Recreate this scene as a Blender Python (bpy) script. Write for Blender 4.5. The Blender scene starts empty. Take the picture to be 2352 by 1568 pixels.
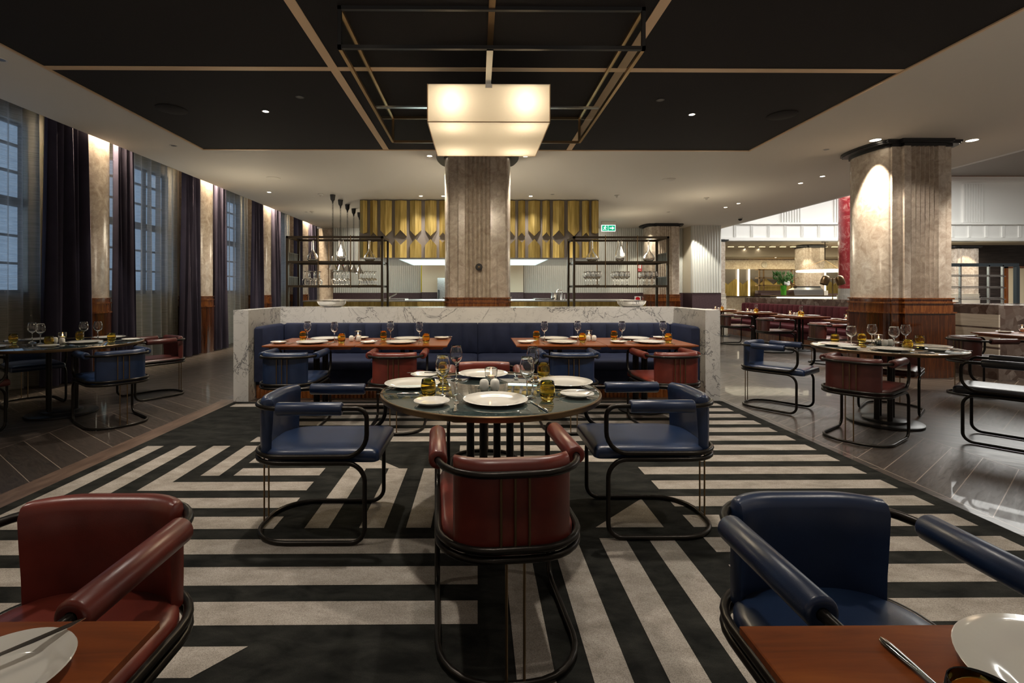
import bpy, math, random
from mathutils import Vector, Matrix
random.seed(7)
PI = math.pi
sc = bpy.context.scene
COL = sc.collection

# ---------------------------------------------------------------- camera, world, exposure
EYE = 1.25
F = 1111.0
cam_d = bpy.data.cameras.new('camera'); cam = bpy.data.objects.new('camera', cam_d); COL.objects.link(cam)
cam_d.sensor_width = 36.0; cam_d.lens = 36.0*F/2352
cam.location = (0, 0, EYE); cam.rotation_euler = (PI/2, 0, math.radians(-0.5))
cam_d.shift_x = (1176-1097-9.7)/2352.0
cam_d.shift_y = -(784-669)/2352.0
cam_d.clip_start = 0.02; cam_d.clip_end = 200
sc.camera = cam
w = bpy.data.worlds.new('world'); sc.world = w; w.use_nodes = True
# dim warm surroundings: bright only well below the horizon, an added fill that lifts the ceiling
wt = w.node_tree; tc_ = wt.nodes.new('ShaderNodeTexCoord'); sz_ = wt.nodes.new('ShaderNodeSeparateXYZ'); rp_ = wt.nodes.new('ShaderNodeValToRGB')
mr_ = wt.nodes.new('ShaderNodeMapRange'); mr_.inputs[1].default_value = -.42; mr_.inputs[2].default_value = -.17
wt.links.new(tc_.outputs['Generated'], sz_.inputs[0]); wt.links.new(sz_.outputs[2], mr_.inputs[0]); wt.links.new(mr_.outputs[0], rp_.inputs[0])
rp_.color_ramp.elements[0].color = (1.0, .88, .74, 1); rp_.color_ramp.elements[1].color = (.06, .05, .042, 1)
wt.links.new(rp_.outputs[0], wt.nodes['Background'].inputs[0]); wt.nodes['Background'].inputs[1].default_value = 1.5
sc.view_settings.view_transform = 'Standard'; sc.view_settings.look = 'None'
sc.view_settings.gamma = 1.0; sc.view_settings.exposure = 0.95
try: sc.view_settings.use_curve_mapping = False
except Exception: pass
sc.cycles.use_denoising = True
sc.cycles.sample_clamp_indirect = 4.0
sc.cycles.max_bounces = 14; sc.cycles.transmission_bounces = 14; sc.cycles.transparent_max_bounces = 14
sc.cycles.caustics_refractive = True; sc.cycles.blur_glossy = 0.5
WARM = (1.0, 0.90, 0.78); COOL = (0.85, 1.0, 0.98)

def spot(x, y, z, power, deg=70, blend=0.6, color=WARM, target=None, size=0.05, name='spot_light'):
    d = bpy.data.lights.new(name, 'SPOT'); d.energy = power; d.color = color
    d.spot_size = math.radians(deg); d.spot_blend = blend; d.shadow_soft_size = size
    o = bpy.data.objects.new(name, d); COL.objects.link(o); o.location = (x, y, z)
    if target is not None:
        v = Vector(target)-Vector((x, y, z)); o.rotation_euler = v.to_track_quat('-Z', 'Y').to_euler()
    return o
def point(x, y, z, power, color=WARM, size=0.05):
    d = bpy.data.lights.new('bulb_or_fill_light', 'POINT'); d.energy = power; d.color = color; d.shadow_soft_size = size
    o = bpy.data.objects.new('bulb_or_fill_light', d); COL.objects.link(o); o.location = (x, y, z); return o
def area(x, y, z, sx, sy, power, color=WARM, rot=(0, 0, 0), spread=180):
    d = bpy.data.lights.new('area_light', 'AREA'); d.shape = 'RECTANGLE'; d.size = sx; d.size_y = sy
    d.energy = power; d.color = color; d.spread = math.radians(spread)
    o = bpy.data.objects.new('area_light', d); COL.objects.link(o); o.location = (x, y, z); o.rotation_euler = rot; return o

CEIL = 3.45
# ceiling spots over the dining floor (fittings of the panel ones are built further down)
DOWN_PANEL = [(-2.59, 5.93, 75), (2.62, 5.97, 75), (-0.95, 3.0, 55), (1.05, 3.0, 55), (0.15, 1.0, 22),
              (-2.6, 1.6, 38), (2.7, 1.6, 42), (-2.6, 3.4, 60), (2.7, 3.4, 66)]
for x, y, p in DOWN_PANEL:
    tgt = (x*.6, y+1.7, 0) if 3.3 < y < 3.5 else None
    spot(x, y, CEIL-0.06, p*1.75, 88, 0.75, target=tgt)
for x, y in ((-1.3, 11.1), (-.79, 11.1), (1.22, 11.1)): spot(x, y, CEIL-.06, 70, 120, .7)
for x, y in ((-4.65, 10.75), (2.6, 10.8), (4.9, 8.6), (6.6, 9.5), (7.3, 12.3), (7.0, 14), (8.1, 5.9), (5.3, 3.1)): spot(x, y, CEIL-.06, 60, 110, .8)  # several of these are added fill spots without any fitting
spot(7.3, 5.5, CEIL-.06, 150, 70, .7, target=(7.5, 7.4, .6)); spot(5.0, 5.7, CEIL-.06, 55, 45, .7, target=(6.45, 6.95, 1.9))  # added unseen spots: stone wall, then side light for the column flutes
for s in (-1, 1): spot(s*2.6, 5.95, CEIL-.07, 40, 45, .6, target=(s*2.1, 7.2, 1.6))
point(0, 8.75, 1.9, 26, (1, .88, .68), .2)  # added fill hidden behind the central column, brightens the brass counter front
for x, y in ((-3.9, 13.4), (4.3, 13.6), (0, 15.6), (-4.4, 9.3), (5.2, 11.0)): point(x, y, 2.3, 15, (1, .86, .64), .25)  # added fill points without lamps, lifting the far ceiling and kitchen

# ---------------------------------------------------------------- materials
def mat(name, col=(.5, .5, .5), rough=.5, metal=0.0, **kw):
    m = bpy.data.materials.new(name); m.use_nodes = True
    b = m.node_tree.nodes['Principled BSDF']
    b.inputs['Base Color'].default_value = (*col, 1); b.inputs['Roughness'].default_value = rough
    b.inputs['Metallic'].default_value = metal
    for k, v in kw.items():
        k = {'trans': 'Transmission Weight', 'ior': 'IOR', 'coat': 'Coat Weight', 'coatr': 'Coat Roughness', 'sheen': 'Sheen Weight',
             'spec': 'Specular IOR Level', 'alpha': 'Alpha', 'sub': 'Subsurface Weight'}.get(k, k)
        b.inputs[k].default_value = v
    return m
def nd(m, t, **kw):
    n = m.node_tree.nodes.new(t)
    for k, v in kw.items(): setattr(n, k, v)
    return n
def lk(m, a, b): m.node_tree.links.new(a, b)
def bsdf(m): return m.node_tree.nodes['Principled BSDF']
def coords(m, scale=(1, 1, 1), rot=(0, 0, 0), loc=(0, 0, 0)):
    t = nd(m, 'ShaderNodeTexCoord'); mp = nd(m, 'ShaderNodeMapping')
    mp.inputs['Scale'].default_value = scale; mp.inputs['Rotation'].default_value = rot; mp.inputs['Location'].default_value = loc
    g = nd(m, 'ShaderNodeNewGeometry')
    lk(m, t.outputs['Object'], mp.inputs['Vector']); return mp.outputs['Vector']
def ramp(m, src, stops):
    r = nd(m, 'ShaderNodeValToRGB'); e = r.color_ramp.elements
    while len(e) > 1: e.remove(e[-1])
    e[0].position = stops[0][0]; e[0].color = (*stops[0][1], 1)
    for p, c in stops[1:]:
        k = e.new(p); k.color = (*c, 1)
    lk(m, src, r.inputs[0]); return r.outputs['Color']
def noise(m, vec, scale, detail=4, rough=.55, dist=0.0):
    n = nd(m, 'ShaderNodeTexNoise'); n.inputs['Scale'].default_value = scale; n.inputs['Detail'].default_value = detail
    n.inputs['Roughness'].default_value = rough; n.inputs['Distortion'].default_value = dist
    lk(m, vec, n.inputs['Vector']); return n.outputs['Fac']
def mix(m, fac, a, b, mode='MIX'):
    n = nd(m, 'ShaderNodeMix', data_type='RGBA', blend_type=mode)
    if isinstance(fac, float): n.inputs[0].default_value = fac
    else: lk(m, fac, n.inputs[0])
    for i, s in ((6, a), (7, b)):
        if isinstance(s, tuple): n.inputs[i].default_value = (*s, 1)
        else: lk(m, s, n.inputs[i])
    return n.outputs[2]
def bump(m, src, strength=.2, dist=.01):
    n = nd(m, 'ShaderNodeBump'); n.inputs['Strength'].default_value = strength; n.inputs['Distance'].default_value = dist
    lk(m, src, n.inputs['Height']); lk(m, n.outputs['Normal'], bsdf(m).inputs['Normal'])
def setcol(m, c): lk(m, c, bsdf(m).inputs['Base Color'])
def emis(name, col, s):
    m = mat(name, (0, 0, 0), .5); b = bsdf(m)
    b.inputs['Emission Color'].default_value = (*col, 1); b.inputs['Emission Strength'].default_value = s; return m

def leather(name, c1, c2):
    m = mat(name, c1, .36, coat=.25, coatr=.25); v = coords(m)
    setcol(m, ramp(m, noise(m, v, 7, 3), [(.3, c2), (.7, c1)]))
    bump(m, noise(m, v, 420, 2), .12, .002); return m
M = {}
M['blue'] = leather('blue_leather', (.013, .030, .080), (.008, .019, .054))
M['red'] = leather('red_leather', (.170, .027, .016), (.095, .014, .009))
M['maroon'] = leather('maroon_leather', (.095, .020, .016), (.055, .012, .010))
M['black'] = leather('black_leather', (.014, .016, .024), (.008, .009, .013))
M['tube'] = mat('dark_bronze_tube', (.022, .019, .016), .33, .75)
M['rod'] = mat('brass_rod', (.22, .15, .08), .42, 1.0)
M['brass'] = mat('brass', (.62, .42, .20), .30, 1.0)
M['brassdk'] = mat('aged_brass', (.22, .15, .085), .36, 1.0)
M['trim'] = mat('satin_brass_trim', (.66, .47, .29), .5, .3)
M['rack'] = mat('bronze_rack_metal', (.060, .045, .030), .35, .8)
M['steel'] = mat('stainless_steel', (.62, .63, .63), .22, 1.0)
M['silver'] = mat('mirror_silver', (.9, .89, .87), .03, 1.0)
M['chrome'] = mat('polished_silver', (.88, .87, .86), .12, 1.0)
M['china'] = mat('white_porcelain', (.74, .72, .66), .12, coat=.5, coatr=.05)
M['glass'] = mat('clear_glass', (1, 1, 1), .0, trans=1.0, ior=1.45)
M['amber'] = mat('amber_glass', (.97, .76, .20), .0, trans=1.0, ior=1.45)
M['green_glass'] = mat('green_glass', (.12, .5, .05), .05, trans=.6, ior=1.45)
M['wax'] = mat('candle_wax', (.9, .82, .68), .4, sub=.3)
M['flame'] = emis('candle_flame', (1, .55, .2), 12)
M['bulb_on'] = emis('downlight_lens_lit', (1, .86, .66), 9)
M['bulb_off'] = mat('downlight_lens_off', (.10, .095, .09), .3)
M['white_metal'] = mat('white_fitting', (.55, .52, .47), .4)
M['black_plastic'] = mat('black_plastic', (.012, .012, .013), .4)
M['plaster'] = mat('ceiling_plaster', (.62, .58, .51), .75)
M['cream'] = mat('cream_panel', (.72, .64, .50), .6)
M['whitepaint'] = mat('white_painted_plaster', (.78, .78, .75), .55)
M['flute'] = mat('pale_fluted_panel', (.60, .60, .56), .5)
M['dado'] = mat('aubergine_dado', (.055, .028, .034), .5)
m = M['dado']; setcol(m, ramp(m, noise(m, coords(m), 30, 3), [(.3, (.045, .022, .028)), (.7, (.075, .04, .045))]))
M['taupe'] = mat('taupe_ceiling', (.20, .17, .15), .7)
M['darkwall'] = mat('dark_textile_wall', (.02, .016, .018), .6)
m = M['darkwall']; setcol(m, ramp(m, noise(m, coords(m, (.6, 1, 14)), 3, 4), [(.35, (.008, .007, .009)), (.75, (.05, .038, .04))]))
M['hoodgrey'] = mat('gunmetal_cladding', (.17, .15, .135), .38, .4)
M['teal'] = mat('dark_green_velvet', (.015, .03, .028), .7)
# dark acoustic ceiling panel
M['panel'] = mat('charcoal_ceiling_fabric', (.020, .017, .016), .85, spec=.25)
m = M['panel']; v = coords(m); setcol(m, ramp(m, noise(m, v, 160, 2), [(.3, (.009, .008, .008)), (.7, (.017, .014, .0135))]))
# rug
def ruglike(name, a, b):
    m = mat(name, a, .95, spec=.12); v = coords(m); v2 = coords(m, (1, 2.2, 1), (0, 0, .5))
    c = ramp(m, noise(m, v2, 5, 6, .65, .4), [(.35, a), (.68, b)])
    setcol(m, mix(m, ramp(m, noise(m, v, 330, 2), [(.35, (.62, .62, .62)), (.6, (1, 1, 1))]), (0, 0, 0), c)); bump(m, noise(m, v, 420, 2), .35, .004); return m
M['rug_dark'] = ruglike('charcoal_rug_pile', (.007, .0073, .0065), (.030, .030, .026))
M['rug_light'] = ruglike('silver_rug_pile', (.27, .24, .205), (.42, .38, .335))
# floor: wide chevron oak
m = M['floor'] = mat('dark_oak_chevron', (.05, .04, .03), .32, coat=.15)
t = nd(m, 'ShaderNodeTexCoord'); sx = nd(m, 'ShaderNodeSeparateXYZ'); lk(m, t.outputs['Object'], sx.inputs[0])
pp = nd(m, 'ShaderNodeMath', operation='PINGPONG'); pp.inputs[1].default_value = .95; lk(m, sx.outputs[0], pp.inputs[0])
mu = nd(m, 'ShaderNodeMath', operation='MULTIPLY'); mu.inputs[1].default_value = .75; lk(m, pp.outputs[0], mu.inputs[0])
ad = nd(m, 'ShaderNodeMath', operation='ADD'); lk(m, sx.outputs[1], ad.inputs[0]); lk(m, mu.outputs[0], ad.inputs[1])
def edge_mask(src, period, width):
    a = nd(m, 'ShaderNodeMath', operation='DIVIDE'); a.inputs[1].default_value = period; lk(m, src, a.inputs[0])
    f = nd(m, 'ShaderNodeMath', operation='FRACT'); lk(m, a.outputs[0], f.inputs[0])
    l = nd(m, 'ShaderNodeMath', operation='LESS_THAN'); l.inputs[1].default_value = width/period; lk(m, f.outputs[0], l.inputs[0])
    fl = nd(m, 'ShaderNodeMath', operation='FLOOR'); lk(m, a.outputs[0], fl.inputs[0])
    return l.outputs[0], fl.outputs[0]
e1, id1 = edge_mask(ad.outputs[0], .24, .006); e2, id2 = edge_mask(sx.outputs[0], .95, .006)
mx = nd(m, 'ShaderNodeMath', operation='MAXIMUM'); lk(m, e1, mx.inputs[0]); lk(m, e2, mx.inputs[1])
cb = nd(m, 'ShaderNodeCombineXYZ'); lk(m, id1, cb.inputs[0]); lk(m, id2, cb.inputs[1])
wn = nd(m, 'ShaderNodeTexWhiteNoise', noise_dimensions='3D'); lk(m, cb.outputs[0], wn.inputs[0])
gr = nd(m, 'ShaderNodeTexNoise'); gr.inputs['Scale'].default_value = 5; gr.inputs['Detail'].default_value = 5; gr.inputs['Distortion'].default_value = 1.2
cv = nd(m, 'ShaderNodeCombineXYZ'); lk(m, sx.outputs[0], cv.inputs[0])
m6 = nd(m, 'ShaderNodeMath', operation='MULTIPLY'); m6.inputs[1].default_value = 4.5; lk(m, ad.outputs[0], m6.inputs[0]); lk(m, m6.outputs[0], cv.inputs[1])
m7 = nd(m, 'ShaderNodeMath', operation='MULTIPLY'); m7.inputs[1].default_value = 9.; lk(m, wn.outputs['Value'], m7.inputs[0]); lk(m, m7.outputs[0], cv.inputs[2])
lk(m, cv.outputs[0], gr.inputs['Vector'])
g1 = ramp(m, gr.outputs['Fac'], [(.3, (.014, .011, .009)), (.5, (.045, .035, .028)), (.56, (.022, .017, .014)), (.75, (.085, .066, .052))])
g2 = mix(m, wn.outputs['Value'], g1, mix(m, .5, g1, (.06, .045, .036)))
setcol(m, mix(m, mx.outputs[0], g2, (.25, .20, .16)))
lk(m, ramp(m, gr.outputs['Fac'], [(.3, (.46,)*3), (.8, (.30,)*3)]), bsdf(m).inputs['Roughness'])
def woodmat(name, a, b, c, scale=(1, 12, 1), rough=.22, coat=.6):
    m = mat(name, b, rough, coat=coat, coatr=.08); v = coords(m, scale)
    n = noise(m, v, 3.2, 6, .6, .5); setcol(m, ramp(m, n, [(.25, a), (.5, b), (.75, c)])); return m
M['table_wood'] = woodmat('mahogany_table_veneer', (.125, .028, .006), (.24, .058, .011), (.35, .10, .020), (1, 9, 1), .32, .25)
M['wainscot'] = woodmat('varnished_mahogany', (.07, .018, .004), (.17, .050, .010), (.32, .115, .024), (9, 9, 1), .16, .9)
M['wainscot_dark'] = woodmat('dark_varnished_mahogany', (.025, .007, .002), (.075, .020, .005), (.15, .045, .010), (9, 9, .6), .14, .9)
M['border'] = woodmat('brown_oak_border', (.05, .03, .02), (.11, .07, .05), (.18, .12, .085), (5, 1, 1), .4, .1)
# marbles
def veined(name, base, base2, vein, s=1.6, wid=.012, rough=.2):
    m = mat(name, base, rough, coat=.3, coatr=.1); v = coords(m, (1, 1, 1), (.5, .6, .7))
    big = ramp(m, noise(m, v, 2.5, 5), [(.3, base2), (.7, base)])
    n1 = noise(m, v, s, 7, .62, .9)
    r1 = ramp(m, n1, [(.5-wid*1.6, (0, 0, 0)), (.5, (1, 1, 1)), (.5+wid, (0, 0, 0))])
    n2 = noise(m, v, s*3.1, 6, .6, 1.4)
    r2 = ramp(m, n2, [(.468, (0, 0, 0)), (.48, (.42, .42, .42)), (.487, (0, 0, 0))])
    msk = ramp(m, noise(m, v, s*1.1, 2), [(.36, (0, 0, 0)), (.5, (1, 1, 1))])
    c = mix(m, mix(m, 1.0, r1, msk, 'MULTIPLY'), big, vein); c = mix(m, r2, c, vein)
    n3 = noise(m, v, s*.75, 5, .6, 1.8); r3 = ramp(m, n3, [(.488, (0, 0, 0)), (.5, (.8, .8, .8)), (.506, (.15, .15, .15)), (.53, (0, 0, 0))])
    mk = ramp(m, noise(m, v, s*1.6, 2), [(.50, (0, 0, 0)), (.58, (1, 1, 1))])
    c = mix(m, mix(m, 1.0, r3, mk, 'MULTIPLY'), c, tuple(x*1.3 for x in vein)); setcol(m, c); return m
M['marble'] = veined('white_veined_marble', (.74, .73, .70), (.62, .61, .585), (.09, .09, .10), 1.5, .008)
def mottled(name, a, b, c, s=5, rough=.3, scale=(1, 1, 1)):
    m = mat(name, a, rough, coat=.25, coatr=.12); v = coords(m, scale)
    c1 = ramp(m, noise(m, v, s, 6, .65, 1.0), [(.3, a), (.52, b), (.72, c)])
    r2 = ramp(m, noise(m, v, s*2.2, 6, .65, 2.2), [(.465, (0, 0, 0)), (.48, (.5, .5, .5)), (.495, (0, 0, 0))])
    setcol(m, mix(m, r2, c1, tuple(x*.45 for x in a))); return m
M['beige'] = mottled('beige_mottled_marble', (.36, .285, .22), (.50, .425, .35), (.66, .59, .50), 7.5, .26)
M['redmarble'] = mottled('red_marble', (.20, .012, .018), (.30, .03, .035), (.55, .28, .25), 3.2, .2)
M['travertine'] = mottled('banded_limestone', (.46, .40, .32), (.56, .50, .41), (.66, .60, .51), 3, .4, (.5, .5, 9))
M['greystone'] = mottled('grey_veined_stone', (.30, .27, .24), (.40, .37, .33), (.52, .49, .45), 3, .3, (3, 3, .6))
m = M['breccia'] = mat('brown_breccia_marble', (.1, .08, .07), .25, coat=.3, coatr=.1); v = coords(m)
vo = nd(m, 'ShaderNodeTexVoronoi'); vo.inputs['Scale'].default_value = 9; vo.inputs['Randomness'].default_value = 1; lk(m, v, vo.inputs['Vector'])
bw = nd(m, 'ShaderNodeSeparateColor'); lk(m, vo.outputs['Color'], bw.inputs[0])
c1 = ramp(m, bw.outputs[0], [(0, (.055, .035, .028)), (.45, (.10, .065, .052)), (.75, (.17, .135, .115)), (1, (.24, .20, .18))])
setcol(m, mix(m, ramp(m, noise(m, v, 6, 6, .65, 1.5), [(.35, (0, 0, 0)), (.6, (.7, .7, .7))]), c1, (.11, .08, .068)))
# velvets and sheers
def velvet(name, a, b, s=4):
    m = mat(name, a, .8, sheen=.22, spec=.3); m.node_tree.nodes['Principled BSDF'].inputs['Sheen Tint'].default_value = (*[min(1, x*6) for x in b], 1)
    setcol(m, ramp(m, noise(m, coords(m), s, 5, .6, .8), [(.3, a), (.7, b)])); return m
M['bluevelvet'] = velvet('navy_velvet', (.007, .010, .028), (.015, .021, .052))
M['redvelvet'] = velvet('burgundy_velvet', (.035, .004, .008), (.075, .009, .015))
M['drape'] = velvet('plum_velvet_drape', (.026, .022, .040), (.045, .038, .062), 1.5)
m = bpy.data.materials.new('grey_sheer_fabric'); m.use_nodes = True; nt = m.node_tree; nt.nodes.clear(); M['sheer'] = m
out = nt.nodes.new('ShaderNodeOutputMaterial'); tr = nt.nodes.new('ShaderNodeBsdfTransparent'); tl = nt.nodes.new('ShaderNodeBsdfTranslucent'); df = nt.nodes.new('ShaderNodeBsdfDiffuse')
tr.inputs[0].default_value = (.70, .78, .86, 1); tl.inputs[0].default_value = (.34, .34, .34, 1); df.inputs[0].default_value = (.135, .115, .10, 1)
a1 = nt.nodes.new('ShaderNodeAddShader'); lk(m, tl.outputs[0], a1.inputs[0]); lk(m, df.outputs[0], a1.inputs[1])
mxs = nt.nodes.new('ShaderNodeMixShader'); lk(m, a1.outputs[0], mxs.inputs[1]); lk(m, tr.outputs[0], mxs.inputs[2])
n_ = nt.nodes.new('ShaderNodeTexNoise'); tc = nt.nodes.new('ShaderNodeTexCoord'); mp = nt.nodes.new('ShaderNodeMapping'); mp.inputs['Scale'].default_value = (1, 3, 90)
lk(m, tc.outputs['Object'], mp.inputs[0]); lk(m, mp.outputs[0], n_.inputs['Vector']); n_.inputs['Scale'].default_value = 2
r_ = ramp(m, n_.outputs['Fac'], [(.3, (.34,)*3), (.7, (.58,)*3)]); lw_ = nt.nodes.new('ShaderNodeLayerWeight'); lw_.inputs[0].default_value = .45
r2_ = ramp(m, lw_.outputs['Facing'], [(.25, (1, 1, 1)), (.85, (.12, .12, .12))]); mm_ = nt.nodes.new('ShaderNodeMath'); mm_.operation = 'MULTIPLY'; lk(m, r_, mm_.inputs[0]); lk(m, r2_, mm_.inputs[1]); lk(m, mm_.outputs[0], mxs.inputs[0]); lk(m, mxs.outputs[0], out.inputs[0])
M['dusk'] = emis('dusk_lit_frosted_pane', (.40, .62, .95), .42)
m = M['dusk']; c_ = ramp(m, noise(m, coords(m, (1, 1, 26)), 5, 4), [(.3, (.30, .43, .60)), (.7, (.50, .66, .84))]); lk(m, c_, bsdf(m).inputs['Emission Color'])
M['mullion'] = mat('dark_window_metal', (.02, .022, .026), .5)
# table glass (speckled dark green, polished)
m = M['tableglass'] = mat('speckled_green_glass', (.03, .05, .05), .03, coat=1.0, coatr=.01, spec=.9); v = coords(m)
setcol(m, ramp(m, noise(m, v, 90, 5, .75), [(.42, (.018, .026, .026)), (.56, (.045, .07, .068)), (.68, (.16, .21, .20))]))
# lamp shade fabric: lets the bulbs inside shine through
m = bpy.data.materials.new('cream_lamp_shade'); m.use_nodes = True; nt = m.node_tree; nt.nodes.clear(); M['shade'] = m
out = nt.nodes.new('ShaderNodeOutputMaterial'); tl = nt.nodes.new('ShaderNodeBsdfTranslucent'); df = nt.nodes.new('ShaderNodeBsdfDiffuse')
tl.inputs[0].default_value = (.86, .78, .64, 1); df.inputs[0].default_value = (.60, .55, .46, 1); ms = nt.nodes.new('ShaderNodeMixShader'); ms.inputs[0].default_value = .6
lk(m, df.outputs[0], ms.inputs[1]); lk(m, tl.outputs[0], ms.inputs[2]); lk(m, ms.outputs[0], out.inputs[0])
m = bpy.data.materials.new('thin_clear_pane'); m.use_nodes = True; nt = m.node_tree; nt.nodes.clear(); M['pane'] = m
out = nt.nodes.new('ShaderNodeOutputMaterial'); tr = nt.nodes.new('ShaderNodeBsdfTransparent'); gl = nt.nodes.new('ShaderNodeBsdfGlossy'); gl.inputs['Roughness'].default_value = .02
lf_ = nt.nodes.new('ShaderNodeLayerWeight'); fr = nt.nodes.new('ShaderNodeMath'); fr.operation = 'POWER'; fr.inputs[1].default_value = 5.0; lk(m, lf_.outputs['Facing'], fr.inputs[0]); ms = nt.nodes.new('ShaderNodeMixShader'); tr.inputs[0].default_value = (.95, .97, .96, 1)
lk(m, fr.outputs[0], ms.inputs[0]); lk(m, tr.outputs[0], ms.inputs[1]); lk(m, gl.outputs[0], ms.inputs[2]); lk(m, ms.outputs[0], out.inputs[0])
# brushed brass cladding
m = M['clad'] = mat('brushed_brass_cladding', (.5, .36, .12), .36, .85); v = coords(m, (14, 1, .7))
setcol(m, ramp(m, noise(m, v, 2.2, 4), [(.3, (.30, .22, .065)), (.5, (.46, .34, .11)), (.72, (.62, .49, .20))]))
M['green_sign'] = emis('green_exit_sign', (.0, .50, .24), .5); M['white_sign'] = emis('white_sign_light', (.9, 1, .98), .85)
M['red_sign'] = mat('red_sign', (.55, .01, .015), .4); M['white_sign_flat'] = mat('white_sign_print', (.8, .8, .8), .4)
M['yellow'] = mat('yellow_tape', (.7, .62, .02), .5)
M['leaf'] = mat('green_leaf', (.03, .11, .02), .5); M['bloom'] = mat('white_bloom', (.8, .82, .85), .6); M['dryleaf'] = mat('brown_leaf', (.10, .03, .015), .6)
M['hoodlight'] = emis('kitchen_hood_light', (.70, .95, .88), .75)
M['strip_on'] = emis('warm_led_strip', (1, .86, .6), 2.2)
M['ring_on'] = emis('ring_lamp_diffuser', (1, .93, .70), 4)

# ---------------------------------------------------------------- mesh builder
class MB:
    def __init__(s): s.v = []; s.f = []; s.mi = []; s.X = None
    def av(s, p):
        p = Vector(p)
        if s.X is not None: p = s.X @ p
        s.v.append(tuple(p)); return len(s.v)-1
    def fa(s, ids, mi=0): s.f.append(tuple(ids)); s.mi.append(mi)
    def box(s, x0, x1, y0, y1, z0, z1, mi=0):
        i = [s.av(p) for p in ((x0, y0, z0), (x1, y0, z0), (x1, y1, z0), (x0, y1, z0), (x0, y0, z1), (x1, y0, z1), (x1, y1, z1), (x0, y1, z1))]
        for f in ((0, 3, 2, 1), (4, 5, 6, 7), (0, 1, 5, 4), (1, 2, 6, 5), (2, 3, 7, 6), (3, 0, 4, 7)): s.fa([i[k] for k in f], mi)
        return s
    def loft(s, rings, cap=True, mi=0, closed=True):
        R = [[s.av(p) for p in r] for r in rings]; n = len(R[0])
        for a, b in zip(R, R[1:]):
            for k in range(n if closed else n-1): s.fa((a[k], a[(k+1) % n], b[(k+1) % n], b[k]), mi)
        if cap and closed: s.fa(R[0][::-1], mi); s.fa(R[-1], mi)
        return s
    def lathe(s, prof, c=(0, 0, 0), seg=24, mi=0):
        cols = []
        for r, z in prof:
            if r < 1e-5: cols.append([s.av((c[0], c[1], c[2]+z))])
            else: cols.append([s.av((c[0]+r*math.cos(2*PI*k/seg), c[1]+r*math.sin(2*PI*k/seg), c[2]+z)) for k in range(seg)])
        for a, b in zip(cols, cols[1:]):
            for k in range(seg):
                k2 = (k+1) % seg
                if len(a) == 1 and len(b) == 1: continue
                if len(a) == 1: s.fa((a[0], b[k2], b[k]), mi)
                elif len(b) == 1: s.fa((a[k], a[k2], b[0]), mi)
                else: s.fa((a[k], a[k2], b[k2], b[k]), mi)
        return s
    def cyl(s, x, y, z0, z1, r, seg=20, mi=0): return s.lathe([(0, z0), (r, z0), (r, z1), (0, z1)], (x, y, 0), seg, mi)
    def tube(s, pts, r, closed=False, seg=10, mi=0, cap=True):
        P = [Vector(p) for p in pts]; n = len(P); rings = []
        T = []
        for i in range(n):
            a = P[(i-1) % n] if (closed or i > 0) else P[i]; b = P[(i+1) % n] if (closed or i < n-1) else P[i]
            T.append((b-a).normalized())
        up = Vector((0, 0, 1)) if abs(T[0].z) < .9 else Vector((1, 0, 0))
        N = (up-T[0]*up.dot(T[0])).normalized()
        for i in range(n):
            if i: N = (N-T[i]*N.dot(T[i])).normalized()
            B = T[i].cross(N); rr = r[i] if isinstance(r, (list, tuple)) else r
            rings.append([P[i]+(N*math.cos(2*PI*k/seg)+B*math.sin(2*PI*k/seg))*rr for k in range(seg)])
        if closed:
            R = [[s.av(p) for p in q] for q in rings]
            # match seam twist
            best = min(range(seg), key=lambda sh: (Vector(rings[-1][0])-Vector(rings[0][sh])).length)
            for i in range(n):
                a = R[i]; b = R[(i+1) % n]; sh = best if i == n-1 else 0
                for k in range(seg): s.fa((a[k], a[(k+1) % seg], b[(k+1+sh) % seg], b[(k+sh) % seg]), mi)
        else: s.loft(rings, cap, mi)
        return s
    def prism(s, poly, z0, z1, mi=0): return s.loft([[(x, y, z0) for x, y in poly], [(x, y, z1) for x, y in poly]], True, mi)
    def slabxz(s, poly, y0, y1, mi=0): return s.loft([[(x, y1, z) for x, z in poly], [(x, y0, z) for x, z in poly]], True, mi)
    def build(s, name, mats, parent=None, smooth=True, ang=40):
        me = bpy.data.meshes.new(name); me.from_pydata(s.v, [], s.f)
        if not isinstance(mats, (list, tuple)): mats = [mats]
        for q in mats: me.materials.append(M[q] if isinstance(q, str) else q)
        if len(mats) > 1: me.polygons.foreach_set('material_index', s.mi)
        me.update()
        if smooth:
            me.shade_smooth()
            try: me.set_sharp_from_angle(angle=math.radians(ang))
            except Exception: pass
        o = bpy.data.objects.new(name, me); COL.objects.link(o)
        if parent is not None: o.parent = parent
        return o
def fillet(pts, rad, closed=False, n=7):
    out = []; L = len(pts)
    for i in range(L):
        p = Vector(pts[i])
        if (not closed and i in (0, L-1)) or rad[i] <= 0: out.append(p); continue
        a = Vector(pts[i-1]); b = Vector(pts[(i+1) % L]); u = (a-p).normalized(); v = (b-p).normalized()
        h = u.angle(v)/2; d = min(rad[i]/math.tan(h), (a-p).length*.49, (b-p).length*.49); r = d*math.tan(h)
        c = p+(u+v).normalized()*(r/math.sin(h)); s0 = p+u*d-c; s1 = p+v*d-c; th = s0.angle(s1)
        for k in range(n+1):
            t = k/n; out.append(c+(s0*math.sin((1-t)*th)+s1*math.sin(t*th))/math.sin(th))
    return out
def tag(o, label=None, cat=None, group=None, kind=None):
    if label: o['label'] = label
    if cat: o['category'] = cat
    if group: o['group'] = group
    if kind: o['kind'] = kind
    return o
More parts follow.
